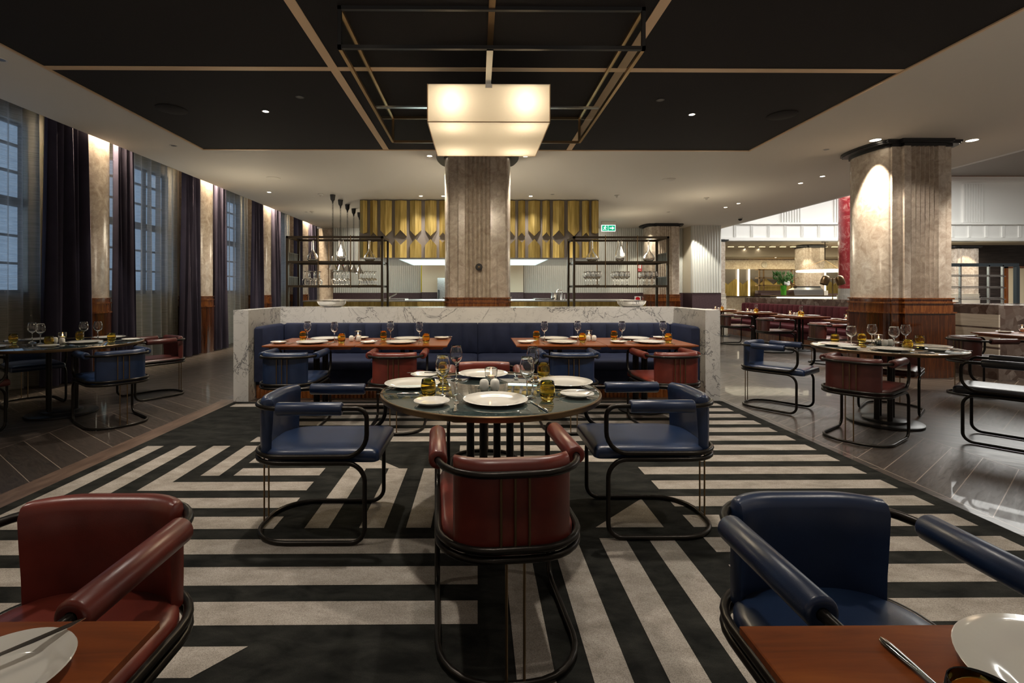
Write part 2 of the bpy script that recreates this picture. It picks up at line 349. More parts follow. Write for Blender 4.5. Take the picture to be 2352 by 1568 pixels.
def thing(name, label, cat, loc=(0, 0, 0), rz=0, group=None):
    o = bpy.data.objects.new(name, None); o.empty_display_size = .1; COL.objects.link(o); o.location = loc; o.rotation_euler = (0, 0, rz)
    return tag(o, label, cat, group)
def dup(o, parent=None):
    c = o.copy(); COL.objects.link(c)
    if parent is not None: c.parent = parent
    for ch in list(o.children): dup(ch, c)
    return c
class Proto:
    def __init__(s, make): s.make = make; s.first = None
    def put(s, loc, rz, label, group=None, scale=None):
        if s.first is None: s.first = s.make(); o = s.first
        else: o = dup(s.first)
        o.location = loc; o.rotation_euler = (0, 0, rz); o['label'] = label
        if scale: o.scale = scale
        if group: o['group'] = group
        elif 'group' in o: del o['group']
        return o
def struct(name, mb, m, parent=None, smooth=False):
    o = mb.build(name, m, parent, smooth)
    if parent is None: o['kind'] = 'structure'
    return o
def px(x, y, z):           # a point of the room given by where it shows in the photograph and its height
    D = F*(EYE-z)/(y-669.0); return ((x-1097.0)*D/F, D)

# ---------------------------------------------------------------- shell
struct('floor', MB().box(-6.1, 34, -1.5, 28, -.1, 0), 'floor')
# rug with inlaid light bars
rg = MB(); RT = .012
rg.box(-2.73, 2.76, -1.0, 5.44, .0, RT)
def q(pts):
    ids = [rg.av((x, y, RT+.0015)) for x, y in pts]; rg.fa(ids, 1)
def bar(x0, x1, y0, y1): q([(x0, y0), (x1, y0), (x1, y1), (x0, y1)])
far = lambda n: 3.399+.2437*n
LW = .137
for n in range(3, 9):
    bar(-2.66 if n == 8 else -1.87, 2.645, far(n)-LW, far(n))
bar(-1.655, -1.065, far(2)-LW, far(2)); bar(-.14, 2.645, far(2)-LW, far(2))
bar(-1.65, -1.065, far(1)-LW, far(1)); bar(-.14, 2.645, far(1)-LW, far(1))
bar(-1.64, -1.065, far(0)-LW, far(0)); bar(1.13, 2.645, far(0)-LW, far(0))
for n in range(-1, -11, -1): bar(1.135, 2.645, far(n)-LW, far(n))
bar(-1.86, -1.735, far(0)-LW, 3.893)
for n, xo, xi in ((-1, -2.115, -1.98), (-2, -2.385, -2.25), (-3, -2.64, -2.51)):
    y0, y1 = far(n)-LW, far(n); q([(xo, y0), (xi, y1), (xi, 3.893), (xo, 3.893)]); q([(xo, y0), (-1.065, y0), (-1.065, y1), (xi, y1)])
for n in (-4, -5, -6): bar(-2.64, 0, far(n)-LW, far(n))
q([(-2.64, far(-7)-LW), (-.92, far(-7)-LW), (-.80, far(-7)), (-2.64, far(-7))])
for n in (-8, -9): bar(-2.64, -1.1, far(n)-LW, far(n))
for x0, x1 in ((-.905, -.78), (-.62, -.49), (-.375, -.245), (-.13, 0)): bar(x0, x1, 2.535, 3.385)
q([(-.90, 3.74), (-.90, 3.389), (-.55, 3.389)]); q([(.977, 2.88), (.618, 2.53), (.977, 2.53)])
for x0, x1 in ((.125, .25), (.37, .495), (.61, .74), (.855, .98)): bar(x0, x1, .2, 2.42)
tag(rg.build('patterned_rug', ['rug_dark', 'rug_light'], None, False), 'large charcoal rug with silver geometric bars under the central tables', 'rug')
struct('trim_1', MB().box(-2.93, -2.735, -1.0, 5.6, 0, .004), 'border')

# ceiling: plaster soffit, dark fabric panel, brass strips
EX = 8.45
struct('ceiling', MB().box(-5.45, EX, -1.5, 17.2, CEIL, CEIL+.32), 'plaster'); PK = CEIL+.30
struct('ceiling_pocket', MB().box(-6.1, -5.45, -1.5, 17.2, PK, PK+.02), 'plaster')
struct('ceiling_panel', MB().box(-4.2, 4.2, -1.5, 7.45, CEIL-.018, CEIL), 'panel')
tn = [1]
def trim(mb, m='trim'):
    tn[0] += 1; return struct('trim_%d' % tn[0], mb, m)
zt = CEIL-.018
trim(MB().box(-4.225, -4.195, -1.5, 7.475, zt-.012, CEIL)); trim(MB().box(4.195, 4.225, -1.5, 7.475, zt-.012, CEIL)); trim(MB().box(-4.225, 4.225, 7.445, 7.475, zt-.012, CEIL))
trim(MB().box(-1.45, -1.365, -1.5, 7.445, zt-.006, zt)); trim(MB().box(1.365, 1.45, -1.5, 7.445, zt-.006, zt))
for y in (4.755, 2.05): trim(MB().box(-4.195, 4.195, y-.038, y+.038, zt-.005, zt))

# left window wall with piers, windows, drapes
WX = -5.95
WIN = [(4.55, 6.45), (7.75, 9.35), (10.6, 12.2), (13.45, 15.0)]
wl = MB(); wl.box(WX-.2, WX, -1.5, 17.2, 0, 1.24); ys = [-1.5]+[e for wv in WIN for e in wv]+[17.2]
for a, b in zip(ys[::2], ys[1::2]): wl.box(WX-.2, WX, a, b, 1.24, CEIL)
wl.box(WX-.2, WX, -1.5, 17.2, CEIL, PK)
struct('wall_left', wl, 'cream')
for i, (a, b) in enumerate(WIN):
    root = bpy.data.objects.new('window_%d' % (i+1), None); COL.objects.link(root); root['kind'] = 'structure'; root.location = (WX-.1, (a+b)/2, 1.24)
    hw = (b-a)/2; fm = MB(); H = CEIL-1.24
    for z in (0, .36, .72, 1.12, 1.2, 1.55, 1.9, H-.03): fm.box(-.02, .03, -hw, hw, z, z+.03)
    fm.box(-.03, .05, -hw, hw, 1.12, 1.23)
    k = 3 if i == 0 else 2
    for j in range(k+2):
        y = -hw+2*hw*j/(k+1); fm.box(-.02, .03, y-.016, y+.016, 0, H)
    fm.build('window_frame', 'mullion', root, False)
    MB().box(-.05, -.03, -hw, hw, 0, H).build('window_pane', 'dusk', root, False)
    MB().box(-.0, .12, -hw, hw, -.03, 0).build('window_sill', 'mullion', root, False)
def cloth(x, y0, y1, z0, z1, amp, wl_, seed, flare=.0, thick=.0):
    rnd = random.Random(seed); n = int((y1-y0)/wl_*12)+2; ph = rnd.random()*6; k2 = rnd.uniform(.35, .6); mb = MB(); rows = []
    jit = [rnd.uniform(.6, 1.35) for _ in range(40)]
    for j in range(9):
        t = j/8; z = z0+(z1-z0)*t; row = []
        for i in range(n+1):
            u = i/n; yy = y0+(y1-y0)*u; s = (yy-y0)/wl_*2*PI; am = amp*jit[int(s/(2*PI)) % 40]*(1+.45*(1-t))
            xx = x+am*math.sin(s+ph)+am*.5*math.sin(s*k2+1.3*t)+.008*math.sin(s*2.7+t*3)
            row.append((xx, yy+(u-.5)*flare*(1-t), z))
        rows.append(row)
    back = [[(p[0]-.012, p[1], p[2]) for p in r[::-1]] for r in rows]
    mb.loft([a+b for a, b in zip(rows, back)], True); return mb
winname = ['the window nearest the camera', 'the second window along', 'the third window along', 'the farthest window']
for i, (a, b) in enumerate(WIN):
    side = .62 if i == 0 else .5
    tag(cloth(-5.59, b-.12, b+side-.17, .015, PK-.01, .055, .115, 10+i, .12).build('velvet_drape', 'drape'), 'plum velvet drape hanging on the far side of %s' % winname[i], 'curtain', 'velvet drapes along the window wall')
    tag(cloth(-5.58, a-.31, a+.14, .015, PK-.01, .05, .11, 30+i, .08).build('velvet_drape', 'drape'), 'plum velvet drape hanging on the near side of %s' % winname[i], 'curtain', 'velvet drapes along the window wall')
    mb2 = MB(); n = int((b-a)/.16*12)
    rnd = random.Random(70+i); ph = rnd.random()*5; rows = []
    for j in range(9):
        t = j/8
        rows.append([(-5.83+(.045+.02*(1-t))*math.sin((yy := a-.18+(b-a+.24)*k/n)*2*PI/.21+ph)*(1+.35*math.sin(yy*5.1+i))+.02*math.sin(yy*23), yy, .015+(PK-.03)*t) for k in range(n+1)])
    mb2.loft(rows, False, 0, False)
    tag(mb2.build('sheer_curtain', 'sheer'), 'translucent grey sheer curtain drawn across %s' % winname[i], 'curtain', 'sheer curtains over the windows')

# pilasters on the window wall
colname = ['nearest', 'second', 'third', 'fourth and farthest']
for i in range(4):
    yc = 7.18+2.86*i
    r = thing('wall_pilaster', 'beige marble pilaster with mahogany base between drapes, %s along the window wall' % colname[i], 'column', (WX, yc, 0), 0, 'pilasters along the window wall')
    arc = [(.30+.13*math.cos(t), .24*math.sin(t)) for t in [-PI/2+PI*k/14 for k in range(15)]]
    ol = [(0, -.34), (.24, -.34), (.24, -.24)]+arc+[(.24, .24), (.24, .34), (0, .34)]
    MB().prism(ol, 1.15, PK).build('shaft', 'beige', r)
    b_ = MB()
    for z0, z1, s in ((.93, .955, 1.13), (.955, 1.07, 1.06), (1.07, 1.09, 1.11), (1.09, 1.14, 1.04), (1.14, 1.155, 1.09)):
        b_.prism([(x*(1+(s-1)*.6), y*s) for x, y in ol], z0, z1)
    b_.build('moulding', 'wainscot', r); MB().prism([(x*1.05, y*1.10) for x, y in ol], 0, .93).build('wainscot', 'wainscot_dark', r)
    spot(WX+1.35, yc-.2, CEIL-.05, 26, 40, .5, WARM, (WX+.5, yc, .7))
    area(WX+.465, yc, PK-.012, .05, .44, 42, (1, .80, .55), (0, math.radians(-3), 0), 170)
    tag(MB().box(WX+.44, WX+.49, yc-.23, yc+.23, PK-.010, PK).build('slot_light', emis('slot_diffuser', (1, .82, .55), 6)), 'warm slot light in the curtain recess above the %s window-wall pilaster' % colname[i], 'ceiling light')
tag(cloth(-5.62, 15.95, 16.9, .015, PK-.01, .055, .12, 91, .05).build('velvet_drape', 'drape'), 'plum velvet drape in the far left corner of the room', 'curtain')

# free-standing columns
def column_outline(s=1.0, flute=True):
    pts = [(-.30, 0)]; 
    if flute:
        n = 6; w0 = -.20; st = .4/n
        for k in range(n):
            for j in range(0, 6): t = j/6; pts.append((w0+st*(k+t), .045*math.sin(PI*t)+.004))
        pts.append((.20, .0))
    pts += [(.30, 0), (.30, .05), (.435, .05)]
    pts += [(.435+.10*math.cos(t), .45+.37*math.sin(t)) for t in [-PI/2+PI*k/16 for k in range(17)]]
    pts += [(.435, .85), (.30, .85), (.30, .90), (-.30, .90), (-.30, .85), (-.435, .85)]
    pts += [(-.435-.10*math.cos(t), .45-.37*math.sin(t)) for t in [-PI/2+PI*k/16 for k in range(17)]]
    pts += [(-.435, .05), (-.30, .05)]
    return [(x*s, .45+(y-.45)*s) for x, y in pts]
def column(x, y, label, zc=CEIL, base='wainscot', cap=True):
    r = thing('marble_column', label, 'column', (x, y, 0))
    MB().prism(column_outline(), 1.15, zc-.05).build('shaft', 'beige', r, True, 22)
    b_ = MB()
    for z0, z1, s in ((.93, .95, 1.10), (.95, 1.075, 1.035), (1.075, 1.095, 1.075), (1.095, 1.135, 1.02), (1.135, 1.155, 1.06)):
        b_.prism(column_outline(s, False), z0, z1)
    b_.build('moulding', base, r); MB().prism(column_outline(1.07, False), 0, .93).build('wainscot', 'wainscot_dark' if base == 'wainscot' else base, r)
    c_ = MB(); c_.prism(column_outline(1.03, False), zc-.09, zc-.05)
    big = [(x*1.22, .45+(y-.45)*1.12) for x, y in column_outline(1, False)]; c_.prism(big, zc-.05, zc-.03); c_.prism([(x*1.03, .45+(y-.45)*1.03) for x, y in big], zc-.03, zc)
    c_.build('capital', 'black_plastic', r); return r
column(0.0, 7.5, 'fluted beige marble column on a mahogany base behind the booth, centre of the room')
cr = column(6.48, 6.95, 'fluted beige marble column on tall mahogany base beside the right round table')
column(6.1, 15.6, 'small distant beige column before the pale fluted wall')
s_ = thing('wall_speaker', 'small round black and brass speaker on the central column', 'speaker', (.02, 7.497, 1.626))
x_ = Matrix.Rotation(PI/2, 4, 'X'); mb = MB(); mb.X = x_; mb.lathe([(0, 0), (.055, 0), (.055, .015), (.042, .02), (.042, .012), (0, .012)], seg=28); mb.build('housing', 'black_plastic', s_)
mb = MB(); mb.X = x_; mb.lathe([(0, .012), (.016, .012), (.016, .024), (0, .03)], seg=20); mb.build('centre_cap', 'brassdk', s_)
# spots that graze the right column, central column sides
spot(5.74, 7.08, CEIL-.05, 300, 54, .25, (1, .86, .68), (6.02, 7.35, 1.5)); spot(7.2, 7.0, CEIL-.05, 40, 55, .35, (1, .84, .62), (6.98, 7.4, 1.3))
for s in (-1, 1): spot(s*.64, 7.80, CEIL-.05, 420, 50, .4, (1, .90, .76), (s*.54, 7.9, 1.6))
spot(0.15, 5.3, 2.70, 26, 60, .8, (1, .86, .66), (0, 7.5, 1.9))  # added unseen spot, brightens the front of the central column
spot(5.3, 15.3, CEIL-.05, 70, 60, .3, (1, .9, .7), (5.7, 16.3, 1.6)); spot(6.9, 15.4, CEIL-.05, 110, 60, .3, (1, .95, .82), (7.3, 16.3, 1.6))

# far wall (fluted panels over dado), block wall, kitchen wall
def flutewall(mb, x0, x1, y, z0, z1, pitch=.068, dep=.036):
    n = max(1, int((x1-x0)/pitch)); st = (x1-x0)/n; fr = []
    for k in range(n):
        for j in range(6): t = j/6; fr.append((x0+st*(k+t), y-dep*abs(math.sin(PI*t))))
    fr.append((x1, y)); mb.prism(fr+[(x1, y+.12), (x0, y+.12)], z0, z1)
FW = MB(); FW.box(-6.1, EX, 17.0, 17.2, 0, CEIL); struct('wall_back', FW, 'beige')
mb = MB(); flutewall(mb, -5.02, -1.95, 16.85, 1.2, CEIL); flutewall(mb, 1.6, 7.17, 16.85, 1.2, CEIL); struct('wall_back_fluting', mb, 'flute', None, True)
struct('wall_back_dado', MB().box(-5.02, 7.17, 16.84, 17.0, 0, 1.2), 'dado')
struct('wall_kitchen', MB().box(-1.9, 1.56, 16.5, 16.84, 1.22, CEIL), 'cream'); struct('wall_kitchen_dado', MB().box(-1.9, 1.56, 16.48, 16.84, 0, 1.22), 'dado')
mb = MB(); flutewall(mb, 7.17, 8.14, 16.1, 1.2, CEIL, .085); struct('wall_block', mb, 'flute', None, True); struct('wall_block_dado', MB().box(7.17, 8.14, 16.1, 16.9, 0, 1.2), 'dado')
struct('wall_block_core', MB().box(7.18, 8.13, 16.2, 17.0, 1.2, CEIL), 'cream')
spot(-3.4, 14.9, 3.4, 60, 100, .6, (1, .92, .78), (-3.4, 16.8, 1.9)); spot(3.0, 14.9, 3.4, 70, 100, .6, (1, .92, .78), (3.4, 16.8, 1.9))
tag(MB().box(-1.96, -1.93, 16.80, 16.84, 1.22, 2.2).build('yellow_tape', 'yellow', None, False), 'vertical strip of yellow tape left of the cream kitchen panel', 'tape')

# atrium beyond: high wall with frieze, taupe ceiling, bar room
struct('wall_atrium', MB().box(EX, 34, 20, 20.3, 4.02, 6.02), 'whitepaint')
mb = MB()
mb.box(EX, 34, 19.86, 20, 5.8, 6.02); mb.box(EX, 34, 19.85, 20, 4.02, 4.10); mb.box(EX, 34, 19.95, 20.3, 3.34, 4.02); mb.box(EX, 34, 19.84, 20, 3.34, 3.47)
for k in range(30):
    x = 10.6+k*.70
    for j in range(4): mb.box(x+j*.03, x+j*.03+.018, 19.91, 19.96, 3.5, 3.98)
for xc in (13.0, 15.2, 20.6, 23.9, 27.0):
    for j in range(8): mb.box(xc-.4+j*.11, xc-.4+j*.11+.06, 19.93, 20.0, 4.12, 5.72)
struct('trim_frieze', mb, 'whitepaint')
struct('ceiling_atrium', MB().box(EX, 34, 4, 20.3, 6.02, 6.2), 'taupe'); struct('trim_40', MB().box(EX, 34, 19.8, 19.86, 6.0, 6.02), 'wainscot')
struct('wall_atrium_upstand', MB().box(EX-.01, EX+.10, -1.5, 17.2, CEIL, 6.02), 'whitepaint')
struct('wall_front_upper', MB().box(EX, 34, 3.8, 4.0, 3.5, 6.2), 'whitepaint')
area(15, 14, 5.9, 8, 8, 950, (1, .99, .94));  # added area light without a fitting, brightens the atrium walls
struct('ceiling_bar', MB().box(EX, 34, 20.3, 27.2, 3.45, 3.6), 'cream'); struct('trim_41', MB().box(EX, 34, 25, 27.2, 3.05, 3.45), 'cream')
mb = MB()
for k in range(30): mb.box(10.5+k*.5, 10.75+k*.5, 23.0, 23.1, 3.36, 3.45)
struct('trim_42', mb, 'cream')
struct('wall_bar', MB().box(EX, 21.2, 26.6, 26.9, 0, 3.05), 'beige')
mb = MB()     # back bar cladding: steel above, brass zig-zag below
mb.box(12.9, 20.5, 26.5, 26.6, 1.0, 2.47)
struct('wall_bar_panel', mb, 'hoodgrey')
zz = [(12.9, 1.0)]; x = 12.9; up = False
while x < 20.4: zz.append((x, 1.62 if not up else 1.95)); up = not up; x += .42
zz += [(x-.42, 1.0)]
struct('trim_43', MB().slabxz(zz[::-1], 26.44, 26.5), 'clad')
for X in (14.3, 14.9, 19.1): tag(MB().box(X-.035, X+.035, 26.40, 26.44, 1.0, 2.47).build('led_strip', 'strip_on', None, False), 'glowing vertical light strip on the distant bar wall, %s' % {14.3: 'leftmost', 14.9: 'second from the left', 19.1: 'rightmost behind the ring lamp'}[X], 'light strip', 'light strips on the bar wall')
area(17, 25.8, 3.0, 7, .3, 50, (1, .85, .5)); area(16, 22.5, 3.4, 9, 2, 110, (1, .88, .62)); area(22, 20.8, 3.2, 4, 1, 90, (1, .86, .6))
struct('wall_dark', MB().box(21.2, 34, 22.8, 23.0, 0, 3.45), 'darkwall')

dr = bpy.data.objects.new('door_1', None); COL.objects.link(dr); dr['kind'] = 'structure'; dr.location = (25.6, 22.75, 0)
MB().box(-.45, .45, -.03, .02, 0, 2.35).build('door_panel', 'cream', dr, False); fm = MB(); fm.box(-.55, -.45, -.05, .04, 0, 2.45); fm.box(.45, .55, -.05, .04, 0, 2.45); fm.box(-.55, .55, -.05, .04, 2.35, 2.45); fm.build('door_frame', 'wainscot', dr, False)
# brass-clad kitchen hood
hx0, hx1, hy, hz = -2.83, 2.92, 11.6, 2.04
hood = thing('kitchen_hood', 'large brass-clad extraction hood hanging over the open kitchen', 'hood', (0, hy, hz))
MB().box(hx0, hx1, .045, 3.3, .02, CEIL-hz-.002).build('housing', 'hoodgrey', hood, False)
sx_ = hy/F
def strip(x0, x1, kind, upper):
    a = (x0-1097)*sx_; b = (x1-1097)*sx_; m_ = (a+b)/2; Zt = CEIL-.03-hz; hwd = (b-a)/2*.95; cut = (b-a)/2*1.0
    zc = (669-546)*sx_+EYE-hz; g = .035
    if upper:
        zl = zc+g; top = Zt
        if kind == 'A': pe, pc = zl, zl+cut
        elif kind == 'B': pe, pc = zl+cut, zl
        else: pe, pc = zl+cut*.35+.06, zl+.06
        pol = [(-hwd, pe), (0, pc), (hwd, pe)], top
    else:
        zu = zc-g
        if kind == 'A': pe, pc = zu, zu-cut
        elif kind == 'B': pe, pc = zu-cut, zu
        else: pe, pc = zu, zu
        pol = [(-hwd, pe), (0, pc), (hwd, pe)], .015
    tips, flat = pol; ridge = .07
    V = []; mbx = MB()
    def P(x, z): return (m_+x, (-ridge if abs(x) < 1e-6 else -.004), z)
    for sgn in (-1, 1):
        e = tips[0] if sgn < 0 else tips[2]; c = tips[1]
        f = [P(e[0], e[1]), P(0, c[1]), P(0, flat), P(e[0], flat)]
        bk = [(p[0], .045, p[2]) for p in f]
        i = [mbx.av(p) for p in f]; j = [mbx.av(p) for p in bk]
        mbx.fa(i if True else i[::-1]); 
        for k in range(4): mbx.fa((i[k], i[(k+1) % 4], j[(k+1) % 4], j[k]))
        mbx.fa(j[::-1])
    o = mbx.build('brass_panel', 'clad', hood, False); return o
STR = [(827.6, 844.2, 'C'), (850.4, 867.2, 'A'), (873.5, 900.7, 'B'), (906.8, 934.8, 'A'), (941.1, 968.3, 'B'), (975.6, 1003.3, 'B'), (1009, 1025.5, 'A'), (1032, 1059, 'B'),
       (1066, 1083, 'A'), (1090, 1117, 'B'), (1124, 1150, 'B'), (1157, 1184, 'A'), (1190.2, 1206.6, 'A'), (1213, 1241, 'B'), (1245.9, 1263.5, 'A'), (1269.6, 1297, 'A'), (1303.9, 1331.6, 'B'),
       (1337.4, 1354, 'A'), (1359.4, 1375.6, 'C')]
for a, b, k in STR: strip(a, b, k, True); strip(a, b, k, False)
mb = MB(); mb.box(hx0, hx1, 0, .06, -.02, .02); mb.box(hx0, -1.95, .06, 3.3, 0, .02); mb.box(1.75, hx1, .06, 3.3, 0, .02); mb.build('rim', 'steel', hood, False)
MB().box(-1.95, 1.75, .35, 3.25, .012, .02).build('hood_light', 'hoodlight', hood, False)
area(0, 13.4, 2.0, 3.2, 2.2, 70, (.85, 1, .95))

# brass fronted kitchen counter
ct = thing('kitchen_counter', 'long faceted brass kitchen counter with steel worktop behind the booth', 'counter', (0, 9.6, 0))
MB().box(-3.42, 3.32, .06, 1.6, 0, 1.03).build('cabinet', 'hoodgrey', ct, False)
MB().box(-3.46, 3.36, 0, 1.65, 1.045, 1.07).build('worktop', 'steel', ct, False)
mb = MB(); xs = [-3.44]
seg = [.9, .5, .35, .25, .25, .3, .25, .3, .35, .45, .45, .3, .25, .3, .25, .3, .4, .45, .45]; 
for k_, s__ in enumerate(seg): xs.append(min(3.34, xs[-1]+s__))
for k_, (a, b) in enumerate(zip(xs, xs[1:])):
    if b-a < .02: continue
    d0 = -.03 if k_ % 2 else .0; d1 = .0 if k_ % 2 else -.03
    mb.loft([[(a, .06, 0), (a, d0, 0), (a, d0, 1.045), (a, .06, 1.045)][::-1], [(b, .06, 0), (b, d1, 0), (b, d1, 1.045), (b, .06, 1.045)][::-1]])
mb.build('brass_front', 'clad', ct, False)
# kitchen items
fr_ = thing('refrigerator', 'tall stainless refrigerator behind the left side of the central column', 'refrigerator', (-1.0, 15.4, 0))
MB().box(-.28, .5, 0, .7, 0, 1.68).build('body', 'steel', fr_, False); fd = MB().box(-.26, .48, -.04, 0, .1, 1.64).build('door', 'steel', fr_, False); MB().box(-.25, -.20, -.10, -.04, .95, 1.3).build('handle', 'black_plastic', fd, False)
def stock(): 
    r = thing('stock_pot', '', 'pot'); MB().lathe([(0, 0), (.11, 0), (.115, .01), (.115, .15), (.12, .155), (.11, .155), (.108, .012), (0, .012)]).build('pot_body', 'steel', r); return r
Proto(stock).put((1.68, 10.3, 1.07), 0, 'stainless pot standing on the kitchen worktop right of the column')
r = thing('sink_tap', 'chrome swan-neck tap on the kitchen worktop right of the column', 'tap', (1.86, 10.6, 1.07)); MB().tube(fillet([(0, 0, 0), (0, 0, .20), (-.10, 0, .22), (-.13, 0, .12)], [0, .05, .04, 0]), .014).build('spout', 'chrome', r); MB().cyl(.05, 0, 0, .12, .02).build('lever', 'chrome', r)
r = thing('sink_tap', 'chrome lever tap on the kitchen worktop behind the left bottle rack', 'tap', (-1.9, 10.4, 1.07)); MB().tube(fillet([(0, 0, 0), (0, 0, .05), (.16, 0, .13)], [0, .02, 0]), .012).build('spout', 'chrome', r); MB().cyl(0, 0, 0, .05, .025).build('lever', 'chrome', r)
tag(MB().box(-1.95, -1.5, 10.0, 10.5, 1.07, 1.10).build('food_tray', 'steel', None, False), 'flat steel tray on the kitchen worktop left of the column', 'tray')
tag(MB().box(1.2, 1.55, 10.1, 10.5, 1.07, 1.10).build('food_tray', 'steel', None, False), 'flat steel tray on the kitchen worktop right of the column', 'tray')

# heat lamps on coiled cords
def heat():
    r = thing('heat_lamp', '', 'pendant lamp')
    MB().lathe([(0, 0), (.06, 0), (.048, -.11), (.022, -.15), (.012, -.20), (0, -.20)], seg=16).build('ceiling_rose', 'black_plastic', r)
    pts = [(.016*math.cos(t*1.05), .016*math.sin(t*1.05), -.19-t*.0053) for t in range(0, 230)]
    MB().tube(pts, .0045, seg=5).build('coiled_cord', 'black_plastic', r)
    MB().lathe([(0, -1.40), (.03, -1.40), (.035, -1.52), (.05, -1.56), (.125, -1.70), (.118, -1.70), (.045, -1.57), (.0, -1.55)], seg=20).build('shade', 'chrome', r)
    MB().lathe([(0, -1.58), (.03, -1.60), (.045, -1.65), (.03, -1.69), (0, -1.70)], seg=12).build('bulb', 'glass', r); return r
H_ = Proto(heat); nm = ['nearest', 'second', 'third', 'fourth', 'farthest']
for k in range(5): H_.put((-3.30, 11.05+.62*k, CEIL), 0, 'chrome heat lamp on black coiled cord left of the brass hood, %s one' % nm[k], 'heat lamps over the kitchen counter')

# ---------------------------------------------------------------- suspended frame and lamp
fr_ = thing('ceiling_frame', 'open black and brass box frame with glass panes fixed under the dark ceiling', 'frame', (.11, 4.885, 0))
fw, y0, y1, zb, zt2, th = 1.18, 3.70-4.885, 6.07-4.885, 3.105, CEIL-.018, .028
mb = MB(); mb.box(-fw, fw, y0, y0+th, zb, zb+th); mb.box(-fw, fw, y0, y0+th, zt2-th, zt2)
for s in (-1, 1): mb.box(s*fw-(th if s > 0 else 0), s*fw+(th if s < 0 else 0), y0, y0+th, zb, zt2)
mb.build('front_rails', 'black_plastic', fr_, False)
mb = MB(); mb.box(-fw, fw, y1-th, y1, zb, zb+th); mb.box(-fw, fw, y1-th, y1, zt2-th, zt2)
for s in (-1, 1): mb.box(s*fw-(th if s > 0 else 0), s*fw+(th if s < 0 else 0), y1-th, y1, zb, zt2)
mb.build('rear_rails', 'brassdk', fr_, False)
for s in (-1, 1):
    mb = MB(); xa = fw-th
    mb.box(s*fw-(th if s > 0 else 0), s*fw+(th if s < 0 else 0), y0+th, y1-th, zb, zb+th); mb.box(s*fw-(th if s > 0 else 0), s*fw+(th if s < 0 else 0), y0+th, y1-th, zt2-th, zt2)
    mb.build('side_rails', 'brass', fr_, False)
    MB().box(s*(fw-.014)-.003, s*(fw-.014)+.003, y0+th, y1-th, zb+th, zt2-th).build('glass_pane', 'pane', fr_, False)
MB().box(-fw+th, fw-th, y1-.017, y1-.011, zb+th, zt2-th).build('glass_pane', 'pane', fr_, False)
MB().box(-.025, .025, -2.8, y1, zt2-.02, zt2-.0).build('ceiling_channel', 'brassdk', fr_, False)
lamp = thing('box_pendant_lamp', 'large glowing cream box lamp hung inside the ceiling frame', 'pendant lamp', (.10, 4.873, 0))
lw, ly, lz0, lz1 = .548, .543, 2.766, 3.105
mb = MB(); i = lambda x, y, z: mb.av((x, y, z))
def panel(pts, mb): mb.fa([mb.av(p) for p in pts])
mb = MB(); P8 = lambda x, y, z: (x*lw, y*ly, z)
panel([P8(-1, -1, lz0), P8(1, -1, lz0), P8(1, -1, lz1), P8(-1, -1, lz1)], mb); panel([P8(1, 1, lz0), P8(-1, 1, lz0), P8(-1, 1, lz1), P8(1, 1, lz1)], mb)
panel([P8(1, -1, lz0), P8(1, 1, lz0), P8(1, 1, lz1), P8(1, -1, lz1)], mb); panel([P8(-1, 1, lz0), P8(-1, -1, lz0), P8(-1, -1, lz1), P8(-1, 1, lz1)], mb)
panel([P8(-1, 1, lz0), P8(1, 1, lz0), P8(1, -1, lz0), P8(-1, -1, lz0)], mb)
lsh = mb.build('lamp_shade', 'shade', lamp, False)
mb = MB(); e = .004
for sx2 in (-1, 1):
    for sy in (-1, 1): mb.box(sx2*lw-e, sx2*lw+e, sy*ly-e, sy*ly+e, lz0-e, lz1)
for z in (lz0,):
    for sy in (-1, 1): mb.box(-lw-e, lw+e, sy*ly-e, sy*ly+e, z-e, z+e)
    for sx2 in (-1, 1): mb.box(sx2*lw-e, sx2*lw+e, -ly, ly, z-e, z+e)
mb.build('shade_edging', 'trim', lsh, False)
MB().box(-lw+.01, lw-.01, -ly+.01, ly-.01, lz1-.012, lz1).build('top_plate', 'whitepaint', lamp, False)
for bb in ((-1.12, -lw, -.022, .022, lz1-.01, lz1+.004), (lw, 1.12, -.022, .022, lz1-.01, lz1+.004), (-.03, .02, -1.17, -ly+.05, lz1, lz1+.006), (-.03, .02, ly-.05, 1.19, lz1, lz1+.006)):
    MB().box(*bb).build('hanging_strap', 'steel', lamp, False)
MB().box(-.03, .03, -ly-.006, -ly-.001, lz1-.035, lz1).build('fixing_tab', 'white_metal', lamp, False)
for a in (-.335, .335):
    for b in (-.41, .41): point(.10+a, 4.873+b, 2.945, 1.7, (1, .86, .66), .045)
area(.10, 4.873, lz0-.01, .9, .9, 16, (1, .82, .56))

# ---------------------------------------------------------------- ceiling fittings
def downl(lit, r=.05, mt='white_metal'):
    def f():
        o = thing('downlight', '', 'ceiling light'); tr_ = MB().lathe([(r*.8, 0), (r*.8, -.004), (r*1.1, -.004), (r*1.1, 0)], seg=24).build('trim_ring', mt, o)
        MB().lathe([(0, -.001), (r*.8, -.003)], seg=24).build('lens', 'bulb_on' if lit else 'bulb_off', tr_); return o
    return Proto(f)
DL, DU, DLB, DUB = downl(True), downl(False), downl(True, .042, 'black_plastic'), downl(False, .042, 'black_plastic')
def cpos(x, y, z=CEIL): D = F*(z-EYE)/(669-y); return ((x-1097)*D/F, D, z)
zp = CEIL-.018
DLB.put(cpos(612, 257, zp), 0, 'lit recessed downlight in the dark ceiling panel left of the lamp'); DLB.put(cpos(1591, 261, zp), 0, 'lit recessed downlight in the dark ceiling panel right of the lamp')
DUB.put(cpos(690, 224, zp), 0, 'unlit round fitting in the dark ceiling panel left of the lamp'); DUB.put(cpos(1518, 228, zp), 0, 'unlit round fitting in the dark ceiling panel right of the lamp')
